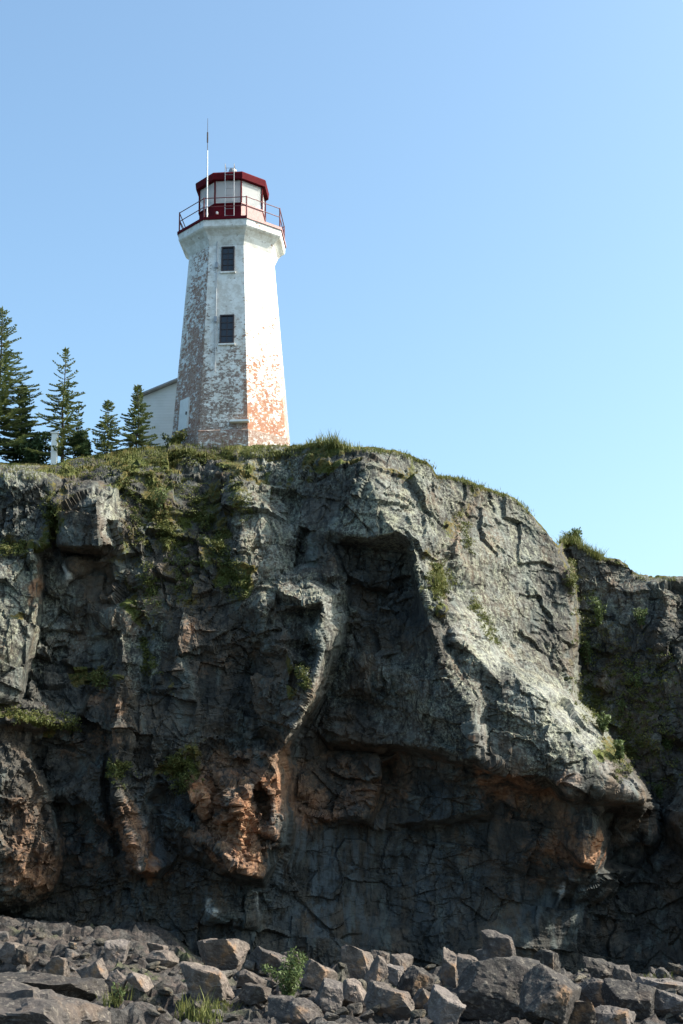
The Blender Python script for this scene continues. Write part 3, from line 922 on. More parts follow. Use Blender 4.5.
for (x0, y0, x1, y1, tl, sd, lab) in BOULD:
    xc = (x0 + x1) / 2
    pt, _ = hit(xc, min(y1 - 1, 1022), BB)
    if pt is None or (pt.y > 43.5 and xc > 150) or pt.y > 50:
        pt = Vector(at(xc, y1, 43.2 if xc > 150 else 49.5))
    if y1 > 1023:
        k_ = pt.y / F_PX
        pt = Vector(at(xc, y1, pt.y - .5))
    k = pt.length / F_PX
    w, h = (x1 - x0) * k, (y1 - y0) * k * 1.12
    dp = max(w * .8, h * .7)
    o = np_mesh('boulder', rock_verts(sd, (w, dp, h), 8, True, -math.radians(tl)), IF5, M_BOULDER)
    o.location = (pt.x, pt.y + dp * .3, pt.z + h * .5 - h * .08)
    rr_ = np.random.default_rng(sd + 900)
    v_ = rr_.uniform(.10, .19)
    for wd_, vv_ in (('pale', .25), ('whitish', .32), ('white', .26), ('tan', .21), ('dark', .055), ('smooth', .20)):
        if wd_ in lab.split(',')[0].split(' behind')[0].split(' right of')[0].split(' left of')[0].split(' beside')[0].split(' below')[0]: v_ = vv_; break
    wm_ = .76 if ('tan' in lab or 'brown' in lab) else .88
    if 'slab cut by' in lab: v_ = .11
    if 'biggest' in lab or 'wedge slab' in lab: v_ = .075
    if 'rusty' in lab: o.color = (.26, .13, .06, 1)
    else: v_ *= .68
    o.color = (v_ * 1.1, v_ * (.5 + .5 * wm_) * .98, v_ * wm_ * .95, 1)
    tag(o, lab, 'boulder', 'boulders piled along the shore')

# small stones between the boulders: a few shared shapes, each stone an object
small = [np_mesh('stone', rock_verts(200 + k, (1, .85, .62), 8, False), IF3, M_BOULDER) for k in range(9)]
protos = [s.data for s in small]
for s in small: bpy.data.objects.remove(s)
def put_stone(px, py, size, label, group):
    pt, _ = hit(px, py, BB)
    if pt is None or pt.y > (44.5 if px > 170 else 51.5): return
    o = bpy.data.objects.new('stone', random.choice(protos))
    COL.objects.link(o)
    k = pt.length / F_PX * size
    o.scale = (k, k * random.uniform(.7, 1.1), k * random.uniform(.6, 1.1))
    o.rotation_euler = (random.uniform(-.4, .4), random.uniform(-.4, .4), random.uniform(0, 6.28))
    o.location = (pt.x, pt.y, pt.z + .18 * k)
    v_ = random.uniform(.05, .17)
    o.color = (v_ * 1.1, v_ * .95, v_ * random.uniform(.68, .9), 1)
    tag(o, label, 'stone', group)
for i in range(70):
    px = random.uniform(-10, 150)
    put_stone(px, random.uniform(922 + .2 * px, 985), random.choice((4, 5, 6, 7, 9, 13)) * random.uniform(.8, 1.2), 'small pinkish grey stone in the rubble on the left shore', 'rubble stones on the left shore')
for i in range(190):
    px = random.uniform(150, 690)
    put_stone(px, random.uniform(955 + (px - 150) * .03, 1022), random.uniform(6, 18), 'small grey brown stone wedged among the boulders', 'small stones among the boulders')


# ------------------------------------------------------------------ lighthouse
TD = 61.0
tb = at(231.8, 445, TD)
TX, TY, TZ = float(tb[0]), TD, float(tb[2]) - .55
ROT = math.radians(-3.5)      # front face turned a little to the left
lh = empty('lighthouse', (TX, TY, TZ))
tag(lh, 'white octagonal lighthouse with peeling paint and a red lantern on the cliff top', 'lighthouse')


def zz(y, D): return float(at(231.8, y, D)[2]) - TZ


def oct_pt(R, k, z):
    a = ROT + math.radians(22.5 + 45 * k)
    # angle measured from the camera-facing direction (-y), to the right positive
    return (R * math.sin(a), -R * math.cos(a), z)


Z_TOP, R0, R1 = 26.75 - TZ, 2.82, 2.06
def tower_R(z): return R0 + (R1 - R0) * z / Z_TOP


def tower():
    V, Fc, wear, rusty = [], [], [], []
    nu, nz = 10, 46
    for k in range(8):
        # face between corner k-1 and k; k=0 is the front face
        b0 = len(V)
        fk = k if k < 5 else k - 8
        for j in range(nz + 1):
            z = Z_TOP * j / nz
            R = tower_R(z)
            a, b = Vector(oct_pt(R, k - 1, z)), Vector(oct_pt(R, k, z))
            t = j / nz
            for i in range(nu + 1):
                s = i / nu
                V.append(a.lerp(b, s))
                if fk == 0:
                    w = .30 + .44 * max(0, 1 - t / .66) ** .8 + .22 * max(0, 1 - abs(s) / .12) * (1 - t) + .25 * max(0, 1 - abs(1 - s) / .12) * (1 - t * .6)
                    rr = .15 + .6 * max(0, s - .72) / .28
                elif fk == -1:
                    w = .44 + .32 * (1 - t) ** .7 - .25 * max(0, 1 - s / .25) * t + .10 * s
                    rr = .62
                elif fk == 1:
                    w = .02 + .74 * max(0, 1 - t / .86) ** .62
                    rr = .95
                else:
                    w, rr = .3 + .5 * (1 - t), .5
                wear.append(min(1, max(0, w))); rusty.append(rr)
        for j in range(nz):
            for i in range(nu):
                q = b0 + j * (nu + 1) + i
                Fc.append((q, q + 1, q + nu + 2, q + nu + 1))
    o = np_mesh('tower', V, Fc, M_TOWER, lh, False, dict(wear=wear, rusty=rusty))
    return o


tw = tower()


def oct_loft(name, prof, mat, parent, wear=None, caps=True):
    V, Fc = [], []
    for (R, z) in prof:
        for k in range(8): V.append(oct_pt(R, k, z))
    n = len(prof)
    bm = bmesh.new()
    bv = [bm.verts.new(v) for v in V]
    for j in range(n - 1):
        for k in range(8):
            a, b = j * 8 + k, j * 8 + (k + 1) % 8
            bm.faces.new((bv[a], bv[b], bv[b + 8], bv[a + 8]))
    if caps:
        bm.faces.new([bv[k] for k in range(8)])
        bm.faces.new([bv[(n - 1) * 8 + k] for k in range(8)])
    o = bm_obj(name, bm, mat, parent)
    if wear is not None:
        for nme, val in (('wear', wear[0]), ('rusty', wear[1])):
            a = o.data.attributes.new(nme, 'FLOAT', 'POINT')
            a.data.foreach_set('value', np.full(len(o.data.vertices), val, np.float32))
    return o


z0 = Z_TOP
oct_loft('cornice', [(R1 - .02, z0), (R1 + .05, z0 + .18), (R1 + .16, z0 + .42), (R1 + .34, z0 + .62), (R1 + .46, z0 + .70), (R1 + .51, z0 + .76), (R1 + .53, z0 + 1.06)],
         M_CORN, lh, (.30, .45))
zd = z0 + 1.06
gd = oct_loft('gallery_deck', [(R1 + .52, zd - .001), (R1 + .58, zd), (R1 + .58, zd + .13), (R1 + .50, zd + .14)], M_RED, lh)
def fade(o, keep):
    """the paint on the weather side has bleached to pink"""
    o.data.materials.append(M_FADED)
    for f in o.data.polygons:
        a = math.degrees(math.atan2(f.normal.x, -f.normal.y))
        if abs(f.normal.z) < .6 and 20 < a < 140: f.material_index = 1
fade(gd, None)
zd += .14
oct_loft('plinth', [(R0 + .06, -.6), (R0 + .045, .46), (R0 + .01, .49)], M_TOWER, lh, (.75, .5))
# lantern
RL = 1.60
ZP = 29.04 - TZ
ZG = 30.17 - TZ
pw_ = oct_loft('parapet', [(RL + .02, zd), (RL, ZP - .06), (RL + .05, ZP - .05), (RL + .05, ZP), (RL - .06, ZP)], M_RED, lh)
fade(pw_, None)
lt = oct_loft('lantern_roof', [(1.58, ZG + .03), (1.77, ZG + .02), (1.80, ZG + .31), (1.76, ZG + .37), (.35, ZG + .80), (.30, ZG + .86)], M_RED, lh)
oct_loft('ceiling', [(1.54, ZG - .03), (1.54, ZG + .02)], M_WHITE, lh)
oct_loft('lantern_floor', [(1.50, zd + .01), (1.50, zd + .05)], M_WHITE, lh)
oct_loft('parapet_lining', [(1.535, ZP - .02), (1.53, zd + .06)], M_WHITE, lh, None, False)
for k in range(8):
    a, b = Vector(oct_pt(RL - .03, k - 1, 0)), Vector(oct_pt(RL - .03, k, 0))
    bm = bmesh.new()
    vs = [bm.verts.new((a.x, a.y, ZP)), bm.verts.new((b.x, b.y, ZP)), bm.verts.new((b.x, b.y, ZG)), bm.verts.new((a.x, a.y, ZG))]
    bm.faces.new(vs)
    bm_obj('lantern_pane', bm, M_GLASS, lh)
    bm = bmesh.new()
    p_ = oct_pt(RL, k, 0)
    add_rod(bm, (p_[0], p_[1], ZP - .02), (p_[0], p_[1], ZG + .02), .045, .045, 6)
    bm_obj('mullion', bm, M_RED, lh)
# inside: white inner drum behind the back panes, curtain ring, lens on its pedestal
bm = bmesh.new()
for i in range(32):
    a0, a1 = math.radians(i * 11.25), math.radians((i + 1) * 11.25)
    add_rod(bm, (1.30 * math.sin(a0), 1.30 * math.cos(a0), ZG - .07), (1.30 * math.sin(a1), 1.30 * math.cos(a1), ZG - .07), .03, .03, 5)
bm_obj('ring_rail', bm, M_DARK, lh)
bm = bmesh.new()
add_rod(bm, (0, -.1, zd), (0, -.1, ZP + .45), .10, .08, 10)
add_rod(bm, (0, -.1, ZP + .45), (0, -.1, ZP + .50), .26, .26, 12)
bmesh.ops.create_uvsphere(bm, u_segments=14, v_segments=8, radius=.13, matrix=Matrix.Translation((0.02, -.1, ZP + .64)))
add_rod(bm, (-.28, -.1, ZP + .78), (.28, -.1, ZP + .78), .02)
bm_obj('lamp', bm, M_METAL, lh)
bm = bmesh.new()
add_rod(bm, (0, 0, ZG + .9), (0, 0, ZG + 1.15), .16, .16, 12)
bmesh.ops.create_uvsphere(bm, u_segments=12, v_segments=8, radius=.2, matrix=Matrix.Translation((0, 0, ZG + 1.2)))
bm_obj('roof_vent', bm, M_METAL, lh)
# railing
RR = R1 + .48
rail = []
for k in range(8):
    a, b = Vector(oct_pt(RR, k - 1, zd)), Vector(oct_pt(RR, k, zd))
    bm = bmesh.new()
    add_rod(bm, b, b + Vector((0, 0, .98)), .035, .03, 8)
    bm_obj('railing_post', bm, M_PINK, lh)
    bm = bmesh.new()
    for hz in (.52, .95):
        add_rod(bm, a + Vector((0, 0, hz)), b + Vector((0, 0, hz)), .022, .022, 6)
    bm_obj('railing', bm, M_PINK, lh)
# brace at the left corner
bm = bmesh.new()
c_ = Vector(oct_pt(RR, -2, zd))
add_rod(bm, c_ + Vector((.02, 0, .55)), c_ + Vector((.28, .12, 0)), .02)
bm_obj('railing_brace', bm, M_PINK, lh)
# whip antenna on the front left of the gallery
ap_ = at(207, 214, TY - 1.75)
ax, ay = float(ap_[0]) - TX, -1.75
bm = bmesh.new()
az1, az2 = zz(150, TY + ay), zz(118, TY + ay)
add_rod(bm, (ax, ay, zd), (ax, ay, az1), .036, .026, 8)
an = bm_obj('antenna_mast', bm, M_WHITE, lh)
bm = bmesh.new()
add_rod(bm, (ax, ay, az1), (ax, ay, az2), .018, .010, 6)
add_rod(bm, (ax, ay, zz(142, TY + ay)), (ax, ay, zz(132, TY + ay)), .036, .036, 8)
w_ = bm_obj('antenna_whip', bm, M_DARK, lh)
# ladder up the lantern front
bm = bmesh.new()
lx0, lx1 = float(at(225, 200, TY - 1.95)[0]) - TX, float(at(234, 200, TY - 1.95)[0]) - TX
lz1 = ZG + .62
for lx in (lx0, lx1):
    add_rod(bm, (lx, -1.95, zd + .02), (lx, -1.95, lz1), .016, .016, 6)
    add_rod(bm, (lx, -1.95, lz1), (lx, -1.2, lz1 + .02), .016, .016, 6)
for i in range(8):
    zr = zd + .25 + i * (lz1 - zd - .3) / 7.5
    add_rod(bm, (lx0, -1.95, zr), (lx1, -1.95, zr), .010, .010, 5)
bm_obj('ladder', bm, M_METAL, lh)
# small white sign plates low on the parapet (fittings seen on its front)
bm = bmesh.new()
for (fx, fy) in ((207, 214), (217, 213)):
    q = at(fx, fy, TY - 1.62)
    add_box(bm, (float(q[0]) - TX, -1.62, float(q[2]) - TZ), (.09, .10, .12))
bm_obj('vent_cap', bm, M_WHITE, lh)


def face_frame(k, s, z):
    """point, normal, right and up vectors on a battered tower face"""
    a0, b0 = Vector(oct_pt(tower_R(z), k - 1, z)), Vector(oct_pt(tower_R(z), k, z))
    a1, b1 = Vector(oct_pt(tower_R(z + 1), k - 1, z + 1)), Vector(oct_pt(tower_R(z + 1), k, z + 1))
    p_ = a0.lerp(b0, s)
    rt = (b0 - a0).normalized()
    up = (a1.lerp(b1, .5) - a0.lerp(b0, .5)).normalized()
    nr = rt.cross(up).normalized()
    return p_, rt, up, nr


def framed(bm, k, s, z, du, dz, dn, su, sz, sn):
    p_, rt, up, nr = face_frame(k, s, z)
    R = Matrix((rt, nr, up)).transposed()
    add_box(bm, p_ + rt * du + up * dz + nr * dn, (su, sn, sz), R)


def front_s(px, z, D):
    a, b = Vector(oct_pt(tower_R(z), -1, z)), Vector(oct_pt(tower_R(z), 0, z))
    x = float(at(px, 300, D)[0])
    # account for the camera depth of that height
    return x


def s_for(px, py):
    lo, hi = 0.0, 1.0
    a, b = oct_pt, None
    # solve for height and position on the front face along the sight line
    d = Vector(ray(px, py))
    z = 5.0
    for _ in range(20):
        A, B = Vector(oct_pt(tower_R(z), -1, z)), Vector(oct_pt(tower_R(z), 0, z))
        n2 = Vector((-(B - A).y, (B - A).x, 0))
        O2 = A + Vector((TX, TY, TZ))
        t = (O2.x * n2.x + O2.y * n2.y) / (d.x * n2.x + d.y * n2.y)
        h_ = d * t
        z = h_.z - TZ
        s = ((h_ - O2).dot((B - A).normalized())) / (B - A).length
    return s, z


for (px, py, wpx, hpx) in ((228, 259.5, 13, 26), (227, 329.5, 14, 29)):
    s, z = s_for(px, py)
    ww, hh = wpx * .0462, hpx * .0485
    bm = bmesh.new()
    for sx in (-1, 1): framed(bm, 0, s, z, sx * (ww / 2 - .03), 0, .02, .06, hh, .10)
    for sz_ in (-1, 1): framed(bm, 0, s, z, 0, sz_ * (hh / 2 - .03), .02, ww - .12, .06, .098)
    wn = bm_obj('window', bm, M_DARK, lh)
    bm = bmesh.new()
    framed(bm, 0, s, z, 0, 0, -.01, ww - .12, hh - .12, .03)
    bm_obj('pane', bm, M_PANE, wn)
    bm = bmesh.new()
    framed(bm, 0, s, z, 0, 0, .018, .03, hh - .12, .03)
    for q in (-.25, .0, .25): framed(bm, 0, s, z, 0, q * (hh - .1), .016, ww - .12, .026, .026)
    bm_obj('glazing_bar', bm, M_DARK, wn)
    bm = bmesh.new()
    framed(bm, 0, s, z, 0, -hh / 2 - .04, .03, ww + .10, .07, .14)
    bm_obj('sill', bm, M_TOWER, wn)
# conduit down the front with two junction boxes
bm = bmesh.new()
pts = [s_for(217.5, 236), s_for(216.5, 300), s_for(215, 372)]
w3 = []
for s, z in pts:
    p_, rt, up, nr = face_frame(0, s, z)
    w3.append(p_ + nr * .05)
for a, b in zip(w3[:-1], w3[1:]): add_rod(bm, a, b, .022, .022, 6)
cdt = bm_obj('conduit', bm, M_METAL, lh)
for (px, py) in ((217, 266), (216, 320)):
    s, z = s_for(px, py)
    bm = bmesh.new()
    framed(bm, 0, s, z, 0, 0, .07, .12, .26, .10)
    bm_obj('junction_box', bm, M_METAL, cdt)
# narrow white door on the left face
bm = bmesh.new()
framed(bm, -1, .42, 1.55, 0, 0, .03, .68, 1.45, .08)
dr = bm_obj('door', bm, M_WHITE, lh)
bm = bmesh.new()
framed(bm, -1, .42, 1.55, .24, -.02, .09, .05, .14, .05)
bm_obj('handle', bm, M_DARK, dr)
# concrete step at the front right foot
bm = bmesh.new()
framed(bm, 0, .84, .82, 0, 0, .12, .85, .09, .24)
bm_obj('step', bm, M_WHITE, lh)

# ------------------------------------------------------------------ gabled outbuilding behind the tower
HD = 64.5
hl, hr_, hm = at(139, 398, HD), at(271, 398, HD), at(205, 371, HD)
zb_ = float(at(205, 445, HD)[2]) - 1.2
hb = empty('outbuilding', (float(hm[0]), HD, zb_))
tag(hb, 'white gabled house with a grey roof half hidden behind the lighthouse', 'house')
xl, xr, ze, zr_, dpt = float(hl[0] - hm[0]), float(hr_[0] - hm[0]), float(hl[2]) - zb_, float(hm[2]) - zb_, 7.0
bm = bmesh.new()
fr = [bm.verts.new(v) for v in ((xl, 0, 0), (xr, 0, 0), (xr, 0, ze), (0, 0, zr_), (xl, 0, ze))]
bk = [bm.verts.new(v) for v in ((xl, dpt, 0), (xr, dpt, 0), (xr, dpt, ze), (0, dpt, zr_), (xl, dpt, ze))]
bm.faces.new(fr); bm.faces.new(bk[::-1])
for i in range(5): bm.faces.new((fr[i], fr[(i + 1) % 5], bk[(i + 1) % 5], bk[i]))
cl = NT('white_siding')
lap = cl.n.new('ShaderNodeTexWave'); lap.bands_direction = 'Z'; lap.inputs['Scale'].default_value = 2.2
cl.l.new(cl.tc.outputs['Object'], lap.inputs['Vector'])
M_SIDING = cl.done(cl.mix(cl.ramp(cl.noise(1.5, 6), .35, .7), (.84, .84, .82), (.76, .76, .73)), .7, cl.bump(lap.outputs['Fac'], .25, .02))
bm_obj('wall', bm, M_SIDING, hb)
bm = bmesh.new()
sl = (zr_ - ze) / -xl
for sgn, xe in ((-1, xl), (1, xr)):
    x2 = xe + sgn * .28
    z2 = ze - sl * .28
    vs = []
    for yv in (-.3, dpt + .3):
        for (x_, z_) in ((0, zr_ + .03), (x2, z2 + .03), (x2, z2 + .11), (0, zr_ + .12)):
            vs.append(bm.verts.new((x_ + sgn * .003, yv, z_)))
    for f in ((0, 1, 2, 3), (7, 6, 5, 4), (0, 4, 5, 1), (1, 5, 6, 2), (2, 6, 7, 3), (3, 7, 4, 0)): bm.faces.new([vs[i] for i in f])
bm_obj('roof', bm, M_ROOF, hb)


# ------------------------------------------------------------------ vegetation
def quads_obj(name, Q, mat, parent=None):
    Q = np.asarray(Q, float)
    n = len(Q)
    return np_mesh(name, Q.reshape(-1, 3), np.arange(n * 4).reshape(n, 4), mat, parent)


def spruce(px, ytop, ybase, D, half_px, label, mat, seed, dens=1.0, lean=0.0, low=.12):
    r = np.random.default_rng(seed)
    b = at(px, ybase, D)
    g = drop(float(b[0]), D)
    zb = (g if g is not None else float(b[2])) - .1
    H = float(at(px, ytop, D)[2]) - zb
    root = empty('spruce_tree', (float(b[0]), D, zb))
    tag(root, label, 'tree', 'spruce trees on the cliff top')
    bm = bmesh.new()
    wob = r.normal(size=(7, 2)) * .03
    wob[0] = 0
    def ctr(t):
        i = min(5.999, t * 6)
        k = int(i)
        c = wob[k] * (1 - i + k) + wob[k + 1 if k < 6 else 6] * (i - k)
        return Vector((c[0] + lean * t * H, c[1], t * H))
    for k in range(12):
        add_rod(bm, ctr(k / 12), ctr((k + 1) / 12), .014 * H * (1 - k / 12.5), .014 * H * (1 - (k + 1) / 12.5), 7)
    half = half_px * D / F_PX * 1.25
    Q = []
    z = low
    while z < .985:
        rel = (1 - z) / (1 - low)
        L = half * (rel ** .85) * 1.0
        nb = max(3, int((4.0 + 2.0 * rel) * dens))
        a0 = r.uniform(0, 6.28)
        for j in range(nb):
            a = a0 + j * 6.283 / nb + r.normal() * .25
            l = L * r.uniform(.40, 1.2) + .05
            if r.random() < .07: continue
            out = Vector((math.cos(a), math.sin(a), 0))
            droop = r.uniform(-.30, -.05) if z < .75 else r.uniform(.1, .6)
            c0 = ctr(z + r.normal() * .008)
            p_prev = c0
            ns = max(3, int(l / .075))
            for i in range(1, ns + 1):
                t = i / ns
                p = c0 + out * (l * t) + Vector((0, 0, l * (droop * t + .22 * t * t)))
                if i == ns and l > .2: add_rod(bm, c0, c0.lerp(p, .8), .010 + .005 * l, .004, 4)
                dr = (p - p_prev).normalized()
                side = dr.cross(Vector((0, 0, 1))).normalized()
                tl = (.09 + .20 * l * (1 - .6 * t)) * r.uniform(.7, 1.25)
                for sg in (-1, 1):
                    tdir = (dr * .75 + side * sg * .8 + Vector((0, 0, r.normal() * .10 + .02))).normalized()
                    tw_ = .020 + .014 * r.random()
                    u = Vector((0, 0, 1)) * tw_
                    e = p + tdir * tl
                    w = tdir.cross(u).normalized() * tw_
                    for vv in (u, w):
                        Q.append([p - vv * .5, p + tdir * tl * .45 - vv * 1.2, e, p + tdir * tl * .45 + vv * 1.2])
                p_prev = p
            e = p_prev + dr * .12
            for vv in (Vector((0, 0, .03)), side * .03):
                Q.append([p_prev - vv, p_prev + dr * .05 - vv, e, p_prev + dr * .05 + vv])
        z += r.uniform(.040, .056) / dens ** .6 * (5.0 / H) ** .5 * (.55 + .45 * rel)
    tip = ctr(1)
    for k in range(6):
        Q.append([tip - Vector((0, 0, .05 + .06 * k)), tip + Vector((.03, .02, -.06 * k)), tip + Vector((0, 0, .12 - .06 * k)), tip + Vector((-.03, -.02, -.06 * k))])
    bm_obj('trunk', bm, M_BARK, root)
    quads_obj('crown', [[tuple(v) for v in q] for q in Q], mat, root)
    return root


spruce(-4, 308, 466, 57.5, 42, 'tallest spruce, cut by the left edge of the photo', M_NEEDLE, 1, 1.3)
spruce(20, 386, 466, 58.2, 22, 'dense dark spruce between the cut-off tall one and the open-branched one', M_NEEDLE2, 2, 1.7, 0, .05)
spruce(62, 349, 464, 57.4, 27, 'tall spruce with open layered branches beside the white post', M_NEEDLE, 3, 1.05)
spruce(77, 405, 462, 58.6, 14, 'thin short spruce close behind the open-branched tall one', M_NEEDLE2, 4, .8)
spruce(107, 401, 456, 57.8, 14, 'small narrow spruce standing alone in the gap', M_NEEDLE, 5, 1.3)
spruce(137, 386, 454, 58.4, 17, 'slim spruce in front of the corner of the white house', M_NEEDLE, 6, 1.3)
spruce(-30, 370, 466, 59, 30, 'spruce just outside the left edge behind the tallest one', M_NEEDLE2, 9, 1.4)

# white post by the trees
PD = 56.9
q = at(54, 464, PD)
g = min(drop(float(q[0]), PD), float(q[2]))
ph = float(at(54, 432, PD)[2]) - g
po = empty('white_post', (float(q[0]), PD, g - .1))
tag(po, 'white post standing just left of the tall open spruce', 'post')
bm = bmesh.new()
add_box(bm, (0, 0, ph / 2), (.24, .24, ph))
bmesh.ops.bevel(bm, geom=bm.edges[:], offset=.02, segments=1)
bm_obj('shaft', bm, M_WHITE, po)
bm = bmesh.new()
add_box(bm, (0, 0, ph + .035), (.32, .32, .07))
bm_obj('cap', bm, M_WHITE, po)


def leaf_quads(c, n, rad, size, r, flat=1.0, up=.3):
    Q = []
    for _ in range(n):
        d = r.normal(size=3)
        d /= np.linalg.norm(d)
        p = np.array(c) + d * rad * (r.random() ** .45) * np.array([1, 1, flat])
        nrm = r.normal(size=3) + np.array([0, -.2, up])
        nrm /= np.linalg.norm(nrm)
        a = np.cross(nrm, r.normal(size=3)); a /= np.linalg.norm(a)
        b = np.cross(nrm, a)
        s = size * r.uniform(.6, 1.3)
        Q.append([p - a * s, p + b * s * .45, p + a * s, p - b * s * .45])
    return Q


def bush(px, py, wpx, hpx, label, mat, seed, bv=None, cat='bush', group=None, nleaf=700, size=.05, name='bush', D=None):
    r = np.random.default_rng(seed)
    if D:
        b = at(px, py, D)
        g = drop(float(b[0]), D)
        pt = Vector((float(b[0]), D, g if g is not None else float(b[2])))
    else:
        pt, nn = hit(px, py, bv)
        if pt is None: return None
    k = pt.length / F_PX
    Wm, Hm = wpx * k, hpx * k
    root = empty(name, tuple(pt))
    tag(root, label, cat, group)
    bm = bmesh.new()
    Q = []
    ns = 9
    for i in range(ns):
        a = r.uniform(0, 6.28)
        e = Vector((math.cos(a) * Wm * .42 * r.random() ** .5, math.sin(a) * Wm * .35 * r.random() ** .5, Hm * r.uniform(.55, .95)))
        mid = e * .5 + Vector((-e.x * .15, 0, Hm * .08))
        add_rod(bm, (0, 0, -.05), mid, .012, .009, 5)
        add_rod(bm, mid, e, .009, .004, 5)
        for t in np.linspace(.25, 1, 6):
            c = mid.lerp(e, (t - .5) * 2) if t > .5 else Vector((0, 0, 0)).lerp(mid, t * 2)
            Q += leaf_quads(c, int(nleaf / ns / 6), .05 + .13 * Wm * (1 - .4 * t), size, r, .8, .5)
    bm_obj('stem', bm, M_STEM, root)
    quads_obj('foliage', Q, mat, root)
    return root


bush(290, 1003, 60, 48, 'leafy green bush growing among the boulders at the wall foot', M_LEAF, 21, BB, nleaf=1500, size=.05)
bush(120, 1006, 18, 24, 'small green plant growing from the left shelf above the smooth slab', M_LEAF, 22, BB, 'plant', nleaf=240, size=.035, name='plant')
bush(600, 632, 22, 36, 'light green bush high on the shaded right cliff', M_LEAF, 23, None, group=None, nleaf=600, size=.07)
bush(578, 552, 34, 16, 'low green bush on the brow where the right cliff begins', M_LEAF, 24, None, nleaf=700, size=.07, D=64.2)
bush(603, 735, 22, 24, 'yellow green bush in the gully above the sunlit ridge', M_LEAF, 25, None, nleaf=450, size=.07)
bush(620, 762, 24, 22, 'dense bush just above the tip of the sunlit ridge', M_LEAF, 26, None, nleaf=500, size=.07)
bush(668, 752, 20, 18, 'pale leafy bush at the right edge of the dark cliff', M_LEAF, 27, None, nleaf=350, size=.07)
bush(622, 722, 14, 30, 'upright thin bush between the other two in the right gully', M_LEAF, 28, None, nleaf=300, size=.06)
bush(642, 628, 18, 20, 'small pale bush under the notched block of the right cliff', M_LEAF, 41, None, nleaf=350, size=.07)
bush(588, 668, 20, 28, 'dark green bush low in the cleft beside the big sunlit face', M_LEAF, 42, None, nleaf=420, size=.07)
bush(640, 690, 22, 22, 'round bush in the middle of the shaded right cliff', M_LEAF, 43, None, nleaf=420, size=.07)
bush(660, 800, 18, 18, 'lowest bush on the right cliff, right of the ridge tip', M_LEAF, 44, None, nleaf=300, size=.06)
bush(160, 512, 18, 26, 'bright green plant on the mossy slope below the lighthouse', M_LEAF, 29, None, 'plant', nleaf=350, size=.06, name='plant')
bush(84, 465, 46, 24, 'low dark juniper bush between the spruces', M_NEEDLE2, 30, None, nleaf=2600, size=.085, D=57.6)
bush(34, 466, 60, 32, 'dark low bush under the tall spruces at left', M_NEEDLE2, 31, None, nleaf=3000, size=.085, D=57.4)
bush(172, 447, 40, 16, 'yellow green bush at the left foot of the lighthouse', M_MOSS, 32, None, nleaf=900, size=.07, D=58.6)
bush(102, 690, 36, 18, 'grassy tuft on a ledge in the dark left recess', M_MOSS, 33, None, 'plant', nleaf=600, size=.06, name='plant')

# leafy moss and turf hanging on the wall
r = np.random.default_rng(5)
Q = []
lines = [([(60, 470), (120, 465), (160, 470)], 10, 60), ([(120, 478), (135, 500), (140, 540), (150, 580), (155, 600)], 8, 90), ([(165, 470), (155, 500), (165, 530), (180, 555), (185, 590)], 10, 120),
         ([(180, 480), (200, 510), (215, 540), (232, 570), (238, 595)], 8, 130), ([(150, 455), (200, 458), (270, 455)], 8, 90), ([(0, 550), (25, 550)], 6, 40),
         ([(438, 565), (438, 600)], 7, 60), ([(470, 600), (495, 640)], 6, 40), ([(585, 600), (585, 690), (600, 720)], 14, 130), ([(620, 650), (640, 720), (625, 770)], 20, 160),
         ([(0, 712), (75, 724)], 7, 70), ([(50, 500), (55, 540)], 6, 50), ([(175, 760), (185, 785)], 10, 70), ([(115, 765), (120, 775)], 8, 40), ([(300, 665), (304, 685)], 4, 25), ([(570, 560), (574, 590)], 4, 40),
         ([(660, 650), (670, 780)], 16, 90), ([(145, 640), (150, 670)], 6, 40), ([(230, 480), (250, 520)], 8, 30), ([(460, 510), (468, 550)], 5, 25)]
for pts, wd, n in lines:
    pts = np.array(pts, float)
    for _ in range(int(n * 1.5)):
        k = r.integers(0, len(pts) - 1)
        c = pts[k] + (pts[k + 1] - pts[k]) * r.random() + r.normal(size=2) * wd * .6
        h_, nn = hit(c[0], c[1])
        if h_ is None: continue
        Q += leaf_quads(h_, 34, r.uniform(.10, .30), .045, r, .55, .6)
o = quads_obj('moss', Q, M_MOSS)
tag(o, 'green and golden moss and turf hanging on the cliff', None, None, 'stuff')

# grass along the brow
def blades(px, py, n, hgt, r, D=None, bv=None):
    out = []
    if D is None:
        h_, _ = hit(px, py, bv)
    else:
        b = at(px, py, D); g = drop(float(b[0]), D)
        h_ = Vector((float(b[0]), D, g)) if g is not None else None
    if h_ is None: return out
    for _ in range(n):
        p = np.array(h_) + np.array([r.normal() * .12, r.normal() * .12, -.04])
        ln = hgt * r.uniform(.5, 1.25)
        tip = p + np.array([r.normal() * .3 * ln, r.normal() * .3 * ln, ln])
        mid = p * .45 + tip * .55 + np.array([0, 0, .08 * ln])
        a = r.uniform(0, 3.14)
        w = np.array([math.cos(a), math.sin(a), 0]) * r.uniform(.008, .016)
        out.append([p - w, p + w, mid + w * .8, mid - w * .8])
        out.append([mid - w * .8, mid + w * .8, tip + w * .15, tip - w * .15])
    return out
Q = []
for _ in range(400):
    x = r.uniform(120, 300)
    Q += blades(x, np.interp(x, SX, SY) + r.uniform(0, 12), 10, r.uniform(.05, .17) + .18 * (r.random() < .12), r)
for _ in range(220):
    x = r.uniform(296, 432)
    tall = .45 * math.exp(-((x - 330) / 22) ** 2)
    Q += blades(x, np.interp(x, SX, SY) + r.uniform(.5, 6), 9, r.uniform(.06, .16) + tall * r.uniform(.3, 1), r)
for _ in range(220):
    x = r.uniform(436, 530)
    Q += blades(x, np.interp(x, SX, SY) + r.uniform(.5, 4), 8, r.uniform(.05, .18), r)
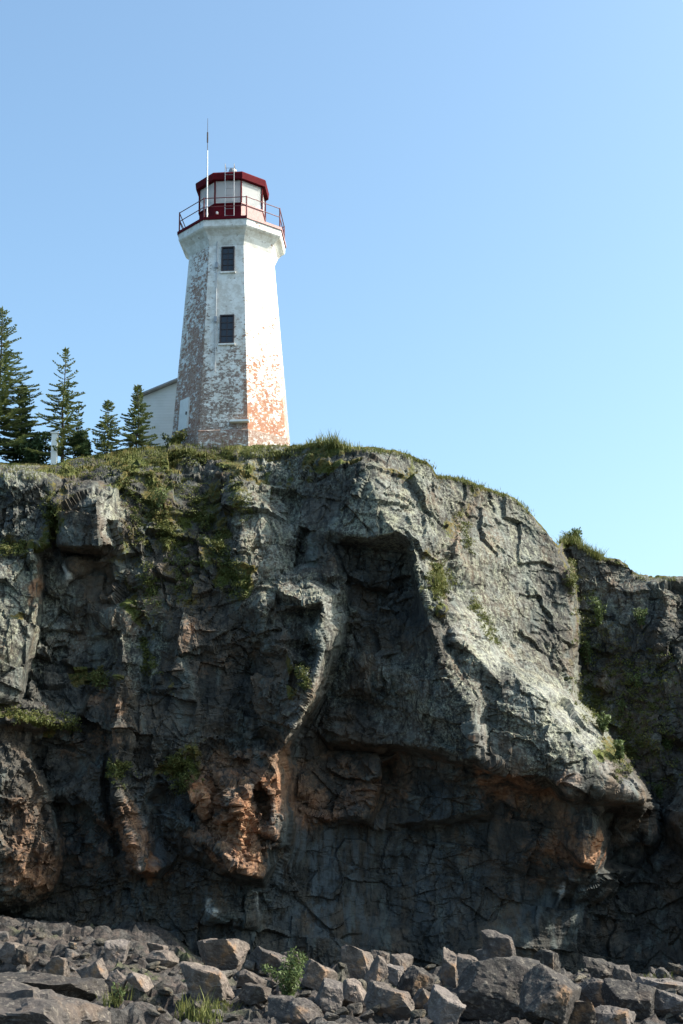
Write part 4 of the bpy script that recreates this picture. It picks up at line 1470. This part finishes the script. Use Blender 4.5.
for _ in range(120):
    x = r.uniform(562, 600)
    Q += blades(x, np.interp(x, SX, SY) + r.uniform(.5, 4), 12, r.uniform(.15, .45), r)
for _ in range(60):
    x = r.uniform(600, 690)
    Q += blades(x, np.interp(x, SX, SY) + r.uniform(.5, 4), 8, r.uniform(.06, .18), r)
for _ in range(260):
    x = r.uniform(0, 130)
    Q += blades(x, np.interp(x, SX, SY) + r.uniform(.5, 16), 8, r.uniform(.05, .14), r)
for (x, y, n, hg) in ((200, 1018, 18, .5), (112, 1002, 8, .4), (215, 1010, 8, .35), (440, 585, 22, .35), (660, 984, 10, .25)):
    for _ in range(n):
        Q += blades(x + r.normal() * 9, min(1023, y + r.normal() * 4), 14, hg * r.uniform(.5, 1), r, None, BB if y > 900 else None)
o = quads_obj('grass', Q, M_GRASS)
tag(o, 'dry yellow green grass along the brow of the cliff', None, None, 'stuff')

# ------------------------------------------------------------------ light
SUN_EL, SUN_AZ = math.radians(42), math.radians(91)   # azimuth from the camera-facing side (-y) towards +x
sv = Vector((math.cos(SUN_EL) * math.sin(SUN_AZ), -math.cos(SUN_EL) * math.cos(SUN_AZ), math.sin(SUN_EL)))
sd = bpy.data.lights.new('sun', 'SUN')
sd.energy = 5.0
sd.angle = math.radians(.53)
sd.color = (1, .93, .82)
so = bpy.data.objects.new('sun', sd)
so.rotation_euler = sv.to_track_quat('Z', 'Y').to_euler()
COL.objects.link(so)
w = bpy.data.worlds.new('World')
scene.world = w
w.use_nodes = True
sk = w.node_tree.nodes.new('ShaderNodeTexSky')
sk.sky_type = 'NISHITA'
sk.sun_disc = False
sk.sun_elevation = SUN_EL
sk.sun_rotation = math.atan2(sv.x, sv.y)
sk.altitude = 0
sk.air_density = 1.0
sk.dust_density = 3.2
sk.ozone_density = .7
bg = w.node_tree.nodes['Background']
bg.inputs['Strength'].default_value = .145
tn = w.node_tree.nodes.new('ShaderNodeMix')
tn.data_type = 'RGBA'; tn.blend_type = 'MULTIPLY'
tn.inputs[0].default_value = 1.0
tn.inputs[7].default_value = (.89, 1.08, 1.10, 1)
w.node_tree.links.new(sk.outputs[0], tn.inputs[6])
w.node_tree.links.new(tn.outputs[2], bg.inputs['Color'])
vs = scene.view_settings
vs.view_transform = 'Standard'
vs.look = 'None'
vs.gamma = 1
vs.use_curve_mapping = False
vs.exposure = .9
